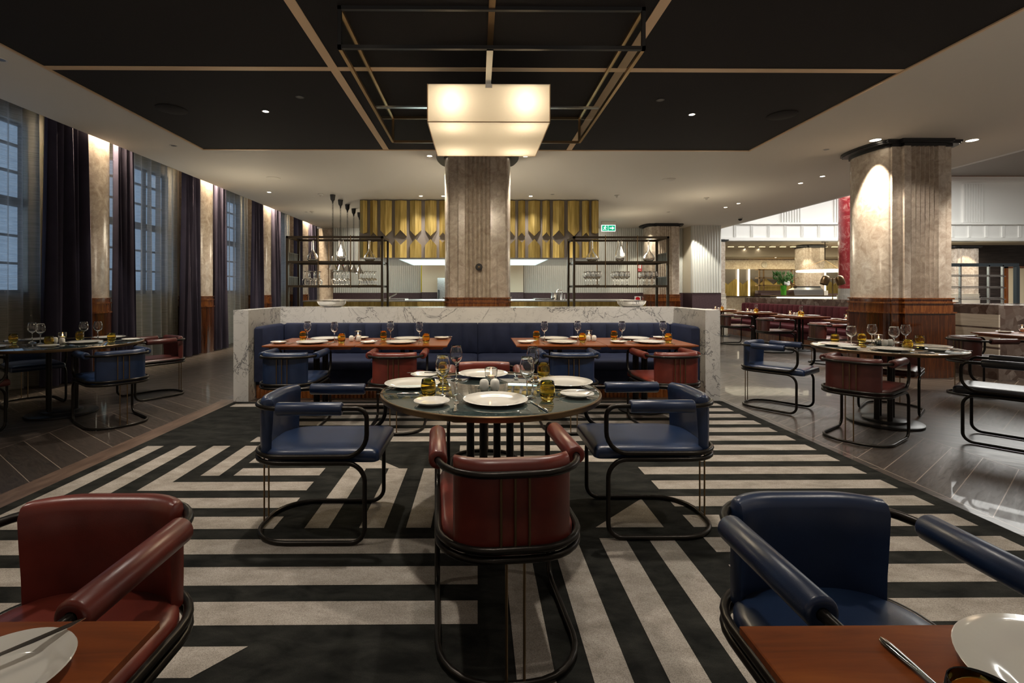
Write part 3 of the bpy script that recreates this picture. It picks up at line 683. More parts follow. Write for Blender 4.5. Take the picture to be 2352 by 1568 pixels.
for x, y, lab in ((620, 442, 'near the pilasters on the left'), (967, 450, 'first left of the central column top'), (1018, 450, 'touching the left edge of the central column top'), (1219, 450, 'right of the central column top'),
                  (1669, 475, 'lower left of the two pairs at right'), (1699, 466, 'second of the pairs at right'), (1843, 419, 'third along the right-hand line'), (1894, 403, 'nearest the right column along the line')):
    DL.put(cpos(x, y), 0, 'lit recessed downlight in the pale ceiling, %s' % lab, 'lit downlights in the pale ceiling')
DLG = downl(True, .085)
DLG.put((5.78, 6.98, CEIL), 0, 'large lit downlight at the left of the right column capital'); DLG.put((7.2, 6.98, CEIL), 0, 'large lit downlight at the right of the right column capital')
for x, y, lab in ((403, 336, 'beside the left corner of the dark panel'), (705, 487, 'above the left bottle rack'), (1269, 446, 'above the right end of the brass hood'), (1903, 341, 'left of the right column'), (10, 141, 'at the far left edge of the picture'), (1537, 486, 'before the right bottle rack')):
    DU.put(cpos(x, y), 0, 'small unlit round ceiling fitting, %s' % lab, 'unlit fittings in the pale ceiling')
for x, y, _p in DOWN_PANEL[2:]: DLB.put((x, y, zp), 0, 'lit downlight in the dark ceiling panel above the camera side tables', 'downlights above the near tables')
for x in (-.78, .78): DL.put((x, 7.86, CEIL), 0, 'lit downlight grazing the %s flank of the central column' % ('left' if x < 0 else 'right'))
def spk(name, c, mt, lab, r=.14):
    tag(MB().lathe([(0, -.012), (r*.9, -.012), (r, -.006), (r, 0), (0, 0)], c, 36).build(name, mt), lab, 'speaker')
spk('ceiling_speaker', cpos(398, 253, zp), 'panel', 'round black ceiling speaker in the left of the dark panel', .17); spk('ceiling_speaker', cpos(1800, 262, zp), 'panel', 'round black ceiling speaker in the right of the dark panel', .17)
spk('ceiling_speaker', cpos(630, 410), 'plaster', 'round pale ceiling speaker on the left of the pale ceiling', .13); spk('ceiling_speaker', cpos(1537, 411), 'plaster', 'round pale ceiling speaker on the right of the pale ceiling', .13)
def smoke():
    o = thing('smoke_detector', '', 'detector'); MB().lathe([(.06, 0), (.06, -.015), (.03, -.02), (.028, -.04), (0, -.045)]).build('housing', 'white_metal', o); MB().lathe([(.012, -.045), (.012, -.055), (0, -.055)]).build('sensor_cap', 'white_metal', o); return o
SM = Proto(smoke)
for x, y, l in ((737, 446, 'left of the brass hood'), (1418, 448, 'right of the brass hood'), (1625, 453, 'above the small distant column'), (718, 486, 'beside the heat lamp cords')): SM.put(cpos(x, y), 0, 'small white smoke detector on the ceiling %s' % l)
o = thing('security_camera', 'small black dome security camera on the pale ceiling at right', 'camera', cpos(1703, 499)); MB().lathe([(.07, 0), (.07, -.03), (.05, -.035)]).build('mount', 'white_metal', o); MB().lathe([(.06, -.035), (.05, -.07), (.025, -.09), (0, -.095)]).build('dome', 'black_plastic', o)

# exit sign
ex = thing('exit_sign', 'green illuminated exit sign with running figure and arrow hanging from the ceiling', 'sign', (4.12, 15.2, 3.14))
MB().box(-.22, .22, -.03, .03, .20, .305).build('mounting_box', 'white_metal', ex, False)
MB().box(-.22, .22, -.02, .02, 0, .20).build('sign_body', 'white_sign', ex, False)
fp_ = MB().box(-.205, -.02, -.024, -.02, .015, .185).build('figure_panel', 'green_sign', ex, False); ap_ = MB().box(-.01, .205, -.024, -.02, .015, .185).build('arrow_panel', 'green_sign', ex, False)
mb = MB(); mb.slabxz([(.03, .085), (.11, .085), (.11, .045), (.18, .1), (.11, .155), (.11, .115), (.03, .115)], -.028, -.024); mb.build('arrow', 'white_sign', ap_, False)
mb = MB(); mb.slabxz([(-.10+.014*math.cos(t), .16+.014*math.sin(t)) for t in [k*PI/4 for k in range(8)]], -.028, -.024)
for p in ([(-.13, .14), (-.10, .145), (-.11, .09), (-.135, .09)], [(-.115, .095), (-.10, .085), (-.07, .05), (-.085, .04), (-.12, .075)], [(-.135, .09), (-.12, .08), (-.14, .05), (-.175, .045), (-.175, .06), (-.15, .065)], [(-.11, .14), (-.08, .12), (-.06, .13), (-.062, .118), (-.08, .105), (-.11, .125)], [(-.13, .14), (-.155, .125), (-.16, .10), (-.15, .10), (-.145, .118), (-.125, .128)]):
    mb.slabxz(p, -.028, -.024)
mb.build('running_figure', 'white_sign', fp_, False)
# red signs
def redsign(x, y, z, w_, h_, lab):
    r = thing('fire_sign', lab, 'sign', (x, y, z)); MB().box(-w_/2, w_/2, -.01, 0, -h_/2, h_/2).build('plate', 'red_sign', r, False)
    mb = MB(); mb.box(-w_*.1, w_*.35, -.013, -.01, -h_*.15, h_*.35); mb.box(-w_*.35, -w_*.2, -.013, -.01, -h_*.1, h_*.3); mb.box(-w_*.35, w_*.35, -.013, -.01, -h_*.38, -h_*.3); mb.build('symbol', 'white_sign_flat', r, False)
redsign(-4.75, 16.8, 2.13, .2, .24, 'red and white fire sign on the fluted wall behind the left rack'); redsign(5.64, 16.8, 2.08, .15, .26, 'red and white fire sign on the fluted wall behind the right rack')
r = thing('fire_notice', 'square white notice with red emblem low on the far wall at right', 'sign', (5.58, 16.82, .98)); MB().box(-.11, .11, -.01, 0, -.1, .1).build('plate', 'white_sign_flat', r, False)
mb = MB(); mb.slabxz([(.08*math.cos(t), .01+.07*math.sin(t)) for t in [k*PI/8 for k in range(16)]], -.014, -.01); mb.build('emblem', 'red_sign', r, False)

# ---------------------------------------------------------------- dining chair
def make_chair(color):
    W_, B_, FR, AZ = .24, -.30, .29, .667
    def f():
        r = thing('dining_chair', '', 'chair')
        top = fillet([(W_, FR, AZ), (W_, B_, AZ), (-W_, B_, AZ), (-W_, FR, AZ), (-W_, FR, .432), (-W_, B_, .432), (W_, B_, .432), (W_, FR, .432)],
                     [.05, .17, .17, .05, .11, .17, .17, .11], True)
        af = MB().tube(top, .0116, True, 12).build('arm_frame', 'tube', r, True, 60)
        low = fillet([(W_, B_, .402), (W_, FR-.01, .402), (W_, FR-.01, .0135), (W_, B_, .0135), (-W_, B_, .0135), (-W_, FR-.01, .0135), (-W_, FR-.01, .402), (-W_, B_, .402)],
                     [.17, .09, .07, .2, .2, .07, .09, .17], True)
        sb_ = MB().tube(low, .0116, True, 12).build('sled_base', 'tube', r, True, 60)
        for x in (-.045, 0, .045): MB().tube([(x, B_+.003, .43), (x, B_+.003, AZ)], .0045, seg=8).build('back_rod', 'rod', af)
        for x in (-.028, .028): MB().tube([(x, B_, .014), (x, B_, .40)], .0045, seg=8).build('support_rod', 'rod', sb_)
        for s in (-1, 1):
            pr = .032; mb = MB(); mb.X = Matrix.Translation((s*W_, -.145, AZ)) @ Matrix.Rotation(-PI/2, 4, 'X')
            mb.lathe([(.0125, -.001), (.022, -.002), (pr-.003, .0), (pr, .005), (pr, .31), (pr-.003, .315), (.022, .317), (.0125, .316)], seg=24)
            mb.build('arm_pad', color, af, True, 50)
        # seat
        def outline(ins):
            w0 = W_-.012-ins; pts = []; rb = .17
            fy = FR+.055-ins; by = B_+.02+ins
            P = fillet([(w0, fy, 0), (w0, by, 0), (-w0, by, 0), (-w0, fy, 0)], [.025, rb, rb, .025], True, 6)
            return [(p.x, p.y) for p in P]
        rings = []
        for ins, z in ((.012, .398), (0, .406), (0, .440), (.006, .452), (.018, .460), (.05, .466), (.11, .468)): rings.append([(x, y, z) for x, y in outline(ins)])
        MB().loft(rings[::-1]).build('seat', color, r, True, 60)
        # back cushion
        rows = []; n = 16
        for i in range(-1, n+2):
            t = min(max(i, 0), n)/n; x = -.186+.372*t; ax = max(0, abs(x)-.07)
            c = B_+.0145+(.17-math.sqrt(.17**2-ax**2))*.93
            edge = .0 if 0 <= i <= n else .007; xx = x+(-.005 if i < 0 else (.005 if i > n else 0)); T_ = AZ+.036
            prof = [(.002+edge, .434), (.0+edge, .50), (0+edge, AZ-.02), (0+edge, AZ+.012), (.004+edge, T_-.012), (.014+edge, T_-edge), (.034, T_+.003-edge), (.052-edge, T_-.006), (.060-edge, T_-.028), (.056-edge, .60), (.050-edge, .52), (.048-edge, .45), (.044-edge, .434)]
            rows.append([(xx, c+p, z) for p, z in prof])
        MB().loft(rows).build('back_cushion', color, r, True, 55)
        return r
    return Proto(f)
CH = {k: make_chair(k) for k in ('blue', 'red', 'maroon', 'black')}
R_ = math.radians
def chair(c, x, y, deg, lab, z=0, g=None): return CH[c].put((x, y, z), R_(deg), lab, g)
chair('red', .092, 1.805, 5, 'red leather tubular armchair seen from behind in front of the central round table', RT)
chair('blue', -.83, 2.60, -90, 'blue leather tubular armchair on the left side of the central round table', RT)
chair('blue', .93, 2.64, 90, 'blue leather tubular armchair on the right side of the central round table', RT)
chair('red', .05, 3.43, 180, 'red leather tubular armchair mostly hidden behind the central round table', RT)
chair('red', -.95, 1.02, 180, 'large red leather armchair cut off at the bottom left beside a wooden table', RT)
chair('blue', .85, 1.02, 180, 'large blue leather armchair at the bottom right beside a wooden table', RT)
chair('blue', -1.68, 4.46, 0, 'blue leather armchair at the left end of the left booth table', RT)
chair('red', -.73, 4.46, 1, 'red leather armchair at the right half of the left booth table', RT)
chair('blue', .83, 4.46, 0, 'blue leather armchair at the left half of the right booth table', RT)
chair('red', 1.73, 4.46, 4, 'red leather armchair at the right end of the right booth table', RT)
chair('blue', -3.49, 4.66, 52, 'blue leather armchair on the near side of the left round table, seen from behind')
chair('maroon', -3.88, 5.82, 146, 'maroon leather armchair at the far right of the left round table near the curtains')
chair('blue', -5.0, 5.46, -127, 'blue leather armchair on the curtain side of the left round table')
chair('maroon', -4.5, 4.12, -8, 'maroon leather armchair cut off at the left edge of the picture')
chair('blue', 3.22, 5.20, -142, 'dark blue leather armchair on the far left of the right round table')
chair('maroon', 3.30, 4.12, -55, 'maroon leather armchair seen from behind on the near side of the right round table')
chair('maroon', 4.42, 5.12, 132, 'maroon leather armchair between the right round table and the big column')
chair('black', 4.38, 3.90, 38, 'black leather armchair cut off at the right edge of the picture')
chair('maroon', 6.10, 5.80, -90, 'maroon leather armchair at the far right wooden table')
for i, (yy, l) in enumerate(((8.35, 'nearest the big column'), (9.95, 'second from the big column'), (11.45, 'third from the big column'), (13.1, 'farthest of the row by the marble booth edge'))):
    chair('maroon', 6.12, yy, -90, 'red leather armchair facing the burgundy banquette, %s' % l, 0, 'armchairs along the burgundy banquette')

# ---------------------------------------------------------------- tables
TZ, WZ = .72, .73
def round_table(r_, lab, x, y, z=0):
    t = thing('round_table', lab, 'table', (x, y, z)); T = TZ-z
    gt_ = MB().lathe([(0, T-.014), (r_-.012, T-.014), (r_-.012, T-.001), (r_-.016, T), (0, T)], seg=96).build('glass_top', 'tableglass', t)
    MB().lathe([(r_-.0118, T-.026), (r_-.003, T-.026), (r_, T-.022), (r_, T-.002), (r_-.003, T+.001), (r_-.0118, T+.0005), (r_-.0118, T-.026)], seg=96).build('brass_rim', 'brassdk', gt_)
    MB().lathe([(0, T-.028), (r_*.8, T-.028), (r_*.8, T-.0145), (0, T-.0145)], seg=48).build('under_plate', 'black_plastic', t)
    for a in (20, 70, 200, 250):
        MB().cyl(.115*math.cos(R_(a)), .115*math.sin(R_(a)), .035, T-.03, .021, 18).build('post', 'tube', t)
    MB().lathe([(0, 0), (.29, 0), (.295, .004), (.295, .018), (.29, .022), (.17, .024), (.17, .04), (.165, .044), (0, .044)], seg=56).build('base', 'black_plastic', t)
    return t
round_table(.585, 'round glass-topped table with brass rim in the centre of the rug', .07, 2.62, RT)
round_table(.69, 'round glass-topped table beside the curtains on the left', -4.26, 5.0)
round_table(.585, 'round glass-topped table in front of the big column on the right', 3.88, 4.58)
def wood_table(x0, x1, y0, y1, lab, z=0, group=None):
    cx, cy = (x0+x1)/2, (y0+y1)/2; t = thing('wooden_table', lab, 'table', (cx, cy, z), 0, group); a, b = (x1-x0)/2-.003, (y1-y0)/2; T = WZ-z
    R0 = lambda i, zz: [(-a+i, -b+i, zz), (a-i, -b+i, zz), (a-i, b-i, zz), (-a+i, b-i, zz)]
    MB().loft([R0(.05, T-.045), R0(.048, T-.030), R0(.0, T-.013), R0(0, T-.002), R0(.002, T)]).build('tabletop', 'table_wood', t, False)
    for dx in (-.045, .045):
        for dy in (-.045, .045): MB().cyl(dx, dy, .03, T-.04, .017, 14).build('post', 'tube', t)
    MB().lathe([(0, 0), (.22, 0), (.224, .004), (.224, .014), (.13, .018), (.13, .03), (0, .032)], seg=40).build('base', 'black_plastic', t); return t
wood_table(-2.07, -1.18, 4.65, 5.42, 'rectangular mahogany booth table at the far left of the navy banquette', RT)
wood_table(-1.18, -.29, 4.65, 5.42, 'rectangular mahogany booth table joined on the right of the leftmost booth table', RT)
wood_table(.37, 1.25, 4.65, 5.42, 'rectangular mahogany booth table just right of the middle of the navy banquette', RT)
wood_table(1.25, 2.14, 4.65, 5.42, 'rectangular mahogany booth table at the far right of the navy banquette', RT)
wood_table(-1.30, -.50, -.05, .77, 'mahogany table cut off at the bottom left corner with a bread plate', RT)
wood_table(.405, 1.25, -.05, .75, 'mahogany table cut off at the bottom right corner with a dinner plate', RT)
wood_table(6.32, 7.12, 5.35, 6.15, 'mahogany table at the far right edge by the stone pier')
for i, (yy, l) in enumerate(((8.6, 'nearest the big column'), (10.2, 'second from the big column'), (11.85, 'third from the big column'), (13.5, 'farthest, by the white fluted wall'))):
    wood_table(6.42, 7.22, yy-.38, yy+.38, 'mahogany table along the burgundy banquette, %s' % l, 0, 'tables along the burgundy banquette')

# ---------------------------------------------------------------- tableware
def f_plate(r=.155):
    def f():
        o = MB().lathe([(0, .002), (r*.55, .0), (r*.58, .001), (r*.72, .006), (r*.97, .017), (r, .0195), (r*.985, .0215), (r*.72, .0115), (r*.66, .0075), (r*.6, .006), (0, .006)], seg=56).build('dinner_plate' if r > .1 else 'bread_plate', 'china', None, True, 70)
        return tag(o, '', 'plate')
    return f
PL, BP = Proto(f_plate()), Proto(f_plate(.085))
def f_wine(fat=False):
    def f():
        k = 1.12 if fat else 1.0
        o = thing('wine_glass', '', 'wine glass')
        MB().lathe([(0, .0), (.033, 0), (.034, .0015), (.02, .004), (.007, .009), (.0038, .016), (.0034, .085), (.006, .094), (.0, .097)], seg=28).build('stem', 'glass', o, True, 80)
        out_ = [(0, .0955), (.006, .0955), (.02, .105), (.032*k, .122), (.0375*k, .142), (.0365*k, .165), (.031*k, .19), (.0275*k, .205)]
        inn = [(.0265*k, .205), (.03*k, .19), (.0355*k, .165), (.0365*k, .142), (.031*k, .1235), (.019, .108), (.006, .1005), (0, .1)]
        MB().lathe(out_+inn, seg=32).build('bowl', 'glass', o, True, 80)
        return o
    return f
WG, WGF = Proto(f_wine()), Proto(f_wine(True))
def f_tumbler():
    o = MB().lathe([(0, 0), (.022, .0), (.029, .006), (.036, .025), (.0385, .045), (.0365, .07), (.0325, .094), (.0315, .095), (.0305, .094), (.0345, .07), (.0362, .045), (.033, .027), (.02, .018), (0, .016)], seg=32).build('amber_tumbler', 'amber', None, True, 80)
    return tag(o, '', 'drinking glass')
TU = Proto(f_tumbler)
def f_candle():
    o = thing('candle_holder', '', 'candle')
    MB().lathe([(0, 0), (.026, 0), (.028, .005), (.033, .05), (.036, .085), (.0355, .098), (.031, .103), (.030, .102), (.0335, .096), (.034, .085), (.031, .05), (.025, .009), (0, .008)], seg=28).build('glass_shade', 'glass', o, True, 80)
    MB().lathe([(0, .009), (.021, .009), (.022, .045), (.021, .046), (0, .046)], seg=24).build('metal_cup', 'chrome', o)
    wx_ = MB().lathe([(0, .0465), (.0195, .0465), (.019, .056), (.004, .061), (0, .061)], seg=20).build('wax', 'wax', o)
    MB().lathe([(0, .062), (.004, .067), (.0045, .073), (.0018, .084), (0, .09)], seg=10).build('flame', 'flame', wx_); return o
CN = Proto(f_candle)
def f_shaker():
    o = thing('salt_shaker', '', 'shaker'); MB().lathe([(0, 0), (.015, 0), (.022, .006), (.0255, .026), (.0245, .047), (.018, .059), (.009, .063), (0, .0635)], seg=28).build('body', 'china', o, True, 80)
    MB().cyl(0, 0, .0632, .0642, .003, 8).build('hole', 'black_plastic', o); return o
SH = Proto(f_shaker)
def f_fork():
    o = thing('fork', '', 'cutlery'); ol = [(-.0045, -.10), (.0045, -.10), (.0055, -.06), (.0025, .0), (.003, .03), (-.003, .03), (-.0025, .0), (-.0055, -.06)]
    MB().loft([[(x_h*math.cos(a), yy, .0035+.0025*math.sin(a)) for a in [2*PI*k/10 for k in range(10)]][::-1] for x_h, yy in ((.001, -.105), (.0055, -.102), (.0075, -.09), (.0065, -.06), (.0032, -.01), (.003, .032))]).build('handle', 'chrome', o); mb = MB(); mb.prism([(-.003, .03), (.003, .03), (.011, .045), (.0115, .058), (-.0115, .058), (-.011, .045)], .001, .003)
    for k in range(4): x = -.0100+k*.0062; mb.box(x-.0012, x+.0018, .058, .095, .0015, .003)
    mb.build('tines', 'chrome', o, False); return o
def f_knife():
    o = thing('table_knife', '', 'cutlery'); MB().tube([(0, -.11, .004), (0, -.10, .0045), (0, -.05, .0045), (0, .0, .004)], [.003, .0065, .006, .0042], seg=10).build('handle', 'chrome', o)
    MB().prism([(-.004, 0), (.004, 0), (.008, .05), (.007, .09), (.0, .11), (-.004, .10)], .003, .0045).build('blade', 'chrome', o); return o
FK, KN = Proto(f_fork), Proto(f_knife)
def cl(text): return ' '.join(text.split()[:16])
def put_all(z, tname, rows, gtag):
    for kind, x, y, pos, *rot in rows:
        if gtag == 'r': x += .10; y += .09
        pr, nm_ = {'P': (PL, 'white dinner plate'), 'B': (BP, 'small white bread plate'), 'W': (WG, 'empty wine glass'), 'F': (WGF, 'empty round-bowled wine glass'), 'T': (TU, 'amber glass tumbler'), 'C': (CN, 'lit candle in a glass holder'),
                   'S': (SH, 'white egg-shaped shaker'), 'K': (KN, 'steel table knife'), 'f': (FK, 'steel fork')}[kind]
        onb = kind == 'K' and 'on bread' in pos
        pr.put((x, y, z+(.0225 if onb else .0005)), R_(rot[0]) if rot else random.uniform(0, 6), cl('%s %s %s' % (nm_, pos, tname)))
put_all(TZ, 'of the central table', [
    ('P', .085, 2.31, 'at the near edge'), ('P', -.366, 2.72, 'at the left side'), ('P', .50, 2.76, 'at the right side'), ('P', .035, 3.03, 'at the far side'),
    ('B', -.215, 2.27, 'at the near left edge'), ('B', .50, 2.43, 'at the near right edge'), ('B', -.33, 3.0, 'at the far left edge'),
    ('W', -.177, 2.457, 'nearer left one'), ('W', -.128, 2.90, 'farther left one'), ('W', .245, 2.40, 'nearer right one'), ('W', .325, 2.84, 'farther right one'),
    ('T', -.244, 2.40, 'nearer left one'), ('T', .338, 2.345, 'nearer right one'), ('T', .40, 2.93, 'farther right one'), ('T', -.215, 2.97, 'farther left one'),
    ('C', .076, 2.72, 'in the middle'), ('S', .035, 2.58, 'left one in the middle'), ('S', .092, 2.585, 'right one in the middle'),
    ('f', -.10, 2.23, 'left of the near plate', 0), ('K', .28, 2.22, 'right of the near plate', 15), ('K', -.41, 2.49, 'below the left plate', 90), ('K', .50, 2.44, 'lying on bread plate', 95), ('f', .235, 3.0, 'right of the far plate', 180), ('f', .40, 2.60, 'beside the right plate', 70), ('K', -.33, 3.0, 'lying on bread plate at far left', 90)], 'c')
put_all(WZ, 'of the leftmost booth table', [('P', -1.66, 4.87, 'at the near edge'), ('P', -1.64, 5.23, 'at the far edge'), ('B', -1.98, 4.85, 'at the near left corner'), ('B', -1.28, 5.31, 'at the far right corner'),
    ('T', -1.86, 5.17, 'at the far left'), ('T', -1.37, 4.88, 'at the near right'), ('W', -1.78, 5.08, 'at the far left'), ('W', -1.47, 4.98, 'at the near right'), ('C', -1.27, 5.15, 'at the right end'), ('S', -1.31, 5.03, 'left one at the right end'), ('S', -1.235, 5.03, 'right one at the right end'),
    ('f', -1.85, 4.84, 'left of the near plate', 0), ('K', -1.46, 4.84, 'right of the near plate', 0), ('K', -1.97, 4.85, 'lying on bread plate', 70)], 'a')
put_all(WZ, 'of the second booth table from left', [('P', -.77, 4.87, 'at the near edge'), ('P', -.75, 5.23, 'at the far edge'), ('B', -1.09, 4.85, 'at the near left corner'), ('B', -.39, 5.30, 'at the far right corner'),
    ('T', -1.01, 5.2, 'at the far left'), ('T', -.52, 4.88, 'at the near right'), ('W', -.92, 5.12, 'at the far left'), ('W', -.60, 5.0, 'at the near right'), ('f', -.96, 4.84, 'left of the near plate', 0), ('K', -.58, 4.84, 'right of the near plate', 0), ('K', -1.08, 4.85, 'lying on bread plate', 70), ('K', -.38, 5.3, 'lying on bread plate at far right', 70)], 'b')
put_all(WZ, 'of the third booth table from left', [('P', .85, 4.87, 'at the near edge'), ('P', .83, 5.23, 'at the far edge'), ('B', .48, 4.86, 'at the near left corner'), ('B', 1.10, 5.31, 'at the far right corner'),
    ('T', .63, 5.18, 'at the far left'), ('T', 1.07, 4.93, 'at the near right'), ('W', .70, 5.06, 'at the far left'), ('W', 1.06, 5.12, 'at the far right'), ('C', 1.20, 5.20, 'at the right end'), ('S', 1.155, 5.04, 'left one at the right end'), ('S', 1.215, 5.04, 'right one at the right end'),
    ('f', .66, 4.84, 'left of the near plate', 0), ('K', 1.04, 4.82, 'right of the near plate', 0), ('K', .49, 4.86, 'lying on bread plate', 70)], 'd')
put_all(WZ, 'of the rightmost booth table', [('P', 1.73, 4.87, 'at the near edge'), ('P', 1.70, 5.23, 'at the far edge'), ('B', 1.42, 4.86, 'at the near left corner'), ('B', 2.02, 5.31, 'at the far right corner'),
    ('T', 1.47, 5.2, 'at the far left'), ('T', 1.93, 4.88, 'at the near right'), ('W', 1.52, 5.08, 'at the far left'), ('W', 1.96, 5.1, 'at the far right'), ('f', 1.54, 4.84, 'left of the near plate', 0), ('K', 1.92, 4.80, 'right of the near plate', 0), ('K', 1.43, 4.86, 'lying on bread plate', 70), ('K', 2.02, 5.31, 'lying on bread plate at far right', 70)], 'e')
put_all(TZ, 'of the left round table', [('P', -4.55, 4.55, 'at the near left'), ('P', -4.02, 4.98, 'at the right middle'), ('P', -4.74, 5.28, 'at the curtain side'), ('P', -4.16, 5.5, 'at the far edge'), ('B', -4.08, 4.63, 'at the near edge'), ('B', -3.74, 5.25, 'at the right edge'),
    ('T', -4.76, 5.0, 'leftmost one'), ('T', -4.15, 4.72, 'near middle one'), ('T', -4.33, 5.3, 'far middle one'), ('T', -3.82, 5.08, 'rightmost one'), ('F', -4.64, 5.08, 'leftmost one'), ('F', -4.42, 4.93, 'second from left'), ('F', -4.22, 5.22, 'third from left'), ('F', -4.10, 5.26, 'rightmost one'),
    ('C', -4.36, 5.12, 'in the middle'), ('S', -4.32, 4.98, 'left one in the middle'), ('S', -4.18, 4.9, 'right one in the middle'), ('K', -4.0, 4.78, 'by the near bread plate', 60), ('f', -4.07, 4.5, 'at the near edge', 90)], 'l')
put_all(TZ, 'of the right round table', [('P', 3.42, 4.62, 'at the far left'), ('P', 3.62, 4.22, 'at the near edge'), ('P', 4.16, 4.42, 'at the right edge'), ('P', 4.02, 4.83, 'at the column side'), ('B', 3.98, 4.17, 'at the near right edge'), ('B', 3.34, 4.36, 'at the near left edge'),
    ('F', 3.43, 4.45, 'leftmost one'), ('F', 3.80, 4.66, 'second from left'), ('F', 3.76, 4.36, 'third from left'), ('F', 4.10, 4.62, 'rightmost one'), ('T', 3.55, 4.82, 'leftmost one'), ('T', 3.85, 4.85, 'far middle one'), ('T', 3.80, 4.26, 'near middle one'), ('T', 4.24, 4.62, 'rightmost one'),
    ('C', 3.90, 4.70, 'in the middle'), ('S', 3.86, 4.58, 'left one in the middle'), ('S', 3.93, 4.60, 'right one in the middle'), ('K', 3.7, 4.05, 'at the near edge', 60), ('f', 4.2, 4.22, 'at the near right edge', 40)], 'r')
put_all(WZ, 'of the bottom left table', [('B', -.635, .64, 'at the right end'), ('K', -.66, .65, 'lying on bread plate', -38)], 'bl')
put_all(WZ, 'of the bottom right table', [('P', .80, .59, 'at the far side'), ('f', .60, .61, 'left of the plate', 180), ('T', .545, .512, 'at the near left')], 'br')
put_all(WZ, 'of the far right wooden table', [('P', 6.95, 5.75, 'at the middle'), ('B', 6.60, 6.0, 'at the far left'), ('C', 6.82, 6.0, 'at the far side'), ('S', 6.90, 5.98, 'left one'), ('S', 6.97, 5.98, 'right one'), ('f', 6.72, 5.72, 'at the middle', 0)], 'fr')
for yy, l in ((8.6, 'nearest table'), (10.2, 'second table'), (11.85, 'third table'), (13.5, 'farthest table')):
    tn_ = 'on the %s by the burgundy banquette' % l
    put_all(WZ, tn_, [('P', 6.60, yy-.05, 'at aisle side'), ('P', 7.05, yy-.05, 'at bench side'), ('B', 6.60, yy+.25, 'at aisle side'), ('T', 6.80, yy-.12, 'front one'), ('T', 6.9, yy+.1, 'rear one'), ('W', 6.84, yy-.03, 'upright'), ('C', 6.78, yy+.24, 'burning'), ('S', 6.87, yy+.24, 'left one'), ('S', 6.94, yy+.24, 'right one')], 'x')

# ---------------------------------------------------------------- marble booth and navy banquette
mb = MB(); BH = 1.037
mb.box(-2.77, 2.775, 6.40, 6.86, 0, BH); mb.box(-2.77, -2.60, 5.51, 6.40, 0, BH); mb.box(2.605, 2.775, 5.51, 6.40, 0, BH)
tag(mb.build('marble_partition', 'marble', None, False), 'low white veined marble partition wrapping the navy banquette', 'partition')
def banquette(name, label, length, fabric, loc, rz, depth=.78, side=True, ncush=4, top=.84):
    r = thing(name, label, 'banquette', loc, rz); h = length/2
    def chan(x0, x1, y_, zb_, zt_, th_, nch):
        mb = MB(); rows = []; n = nch*8
        for i in range(n+1):
            u = i/n; x = x0+(x1-x0)*u; f_ = (u*nch) % 1.0; b_ = .028*math.sqrt(max(0, 1-(2*f_-1)**2)); 
            if i in (0, n): b_ = 0
            rows.append([(x, y_+th_, zb_), (x, y_+th_, zt_-.01), (x, y_+th_*.6, zt_), (x, y_+.02-b_, zt_-.012), (x, y_-.0-b_, zt_-.05), (x, y_-.005-b_, (zb_+zt_)/2), (x, y_-.0-b_*.8, zb_+.03), (x, y_+.01, zb_)][::-1])
        return mb.loft(rows)
    s = .10 if side else 0; L = (length-2*s)/ncush
    for k in range(ncush):
        x0 = -h+s+k*L; nch = max(1, round(L/.2))
        chan(x0+.003, x0+L-.003, depth-.14, .44, top, .13, nch).build('back_cushion', fabric, r, True, 50)
        mb = MB(); a, b = x0+.003, x0+L-.003; R0 = lambda i, z: [(a+i, .0+i, z), (b-i, 0+i, z), (b-i, depth-.13, z), (a+i, depth-.13, z)]
        mb.loft([R0(.015, .335), R0(0, .35), R0(0, .42), R0(.008, .437), R0(.03, .447), R0(.08, .452)]).build('seat_cushion', fabric, r, True, 50)
    if side:
        for sgn in (-1, 1):
            a, b = (-h, -h+s-.004) if sgn < 0 else (h-s+.004, h)
            mb = MB(); R0 = lambda i, z: [(a+i, .02+i, z), (b-i, .02+i, z), (b-i, depth-.15, z), (a+i, depth-.15, z)]
            mb.loft([R0(0, .2), R0(0, top-.03), R0(.012, top-.008), R0(.03, top)]).build('side_cushion', fabric, r, True, 50)
    mb = MB(); mb.box(-h, h, .06, depth-.13, .16, .335); mb.box(-h, h, depth-.13, depth, .0, top-.02); mb.build('upholstered_base', fabric, r, False)
    mb = MB(); n = int(length/.045); fr = []
    for k in range(n):
        for j in range(4): t = j/4; fr.append((-h+length/n*(k+t), .07-.014*math.sin(PI*t)))
    mb.prism(fr+[(h, .07), (h, .2), (-h, .2)], .0, .16).build('fluted_plinth', 'wainscot', r, True, 30)
    return r
banquette('banquette', 'long navy velvet channelled banquette inside the white marble partition', 5.19, 'bluevelvet', (.0025, 5.62, 0), 0)
banquette('banquette', 'burgundy velvet banquette against the brown marble partition on the right', 6.2, 'redvelvet', (7.34, 11.15, 0), -PI/2, .62, False, 4, .92)
tag(MB().box(7.97, 8.12, 8.05, 14.35, 0, 1.07).build('marble_partition', 'breccia', None, False), 'brown breccia marble partition behind the burgundy banquette', 'partition')

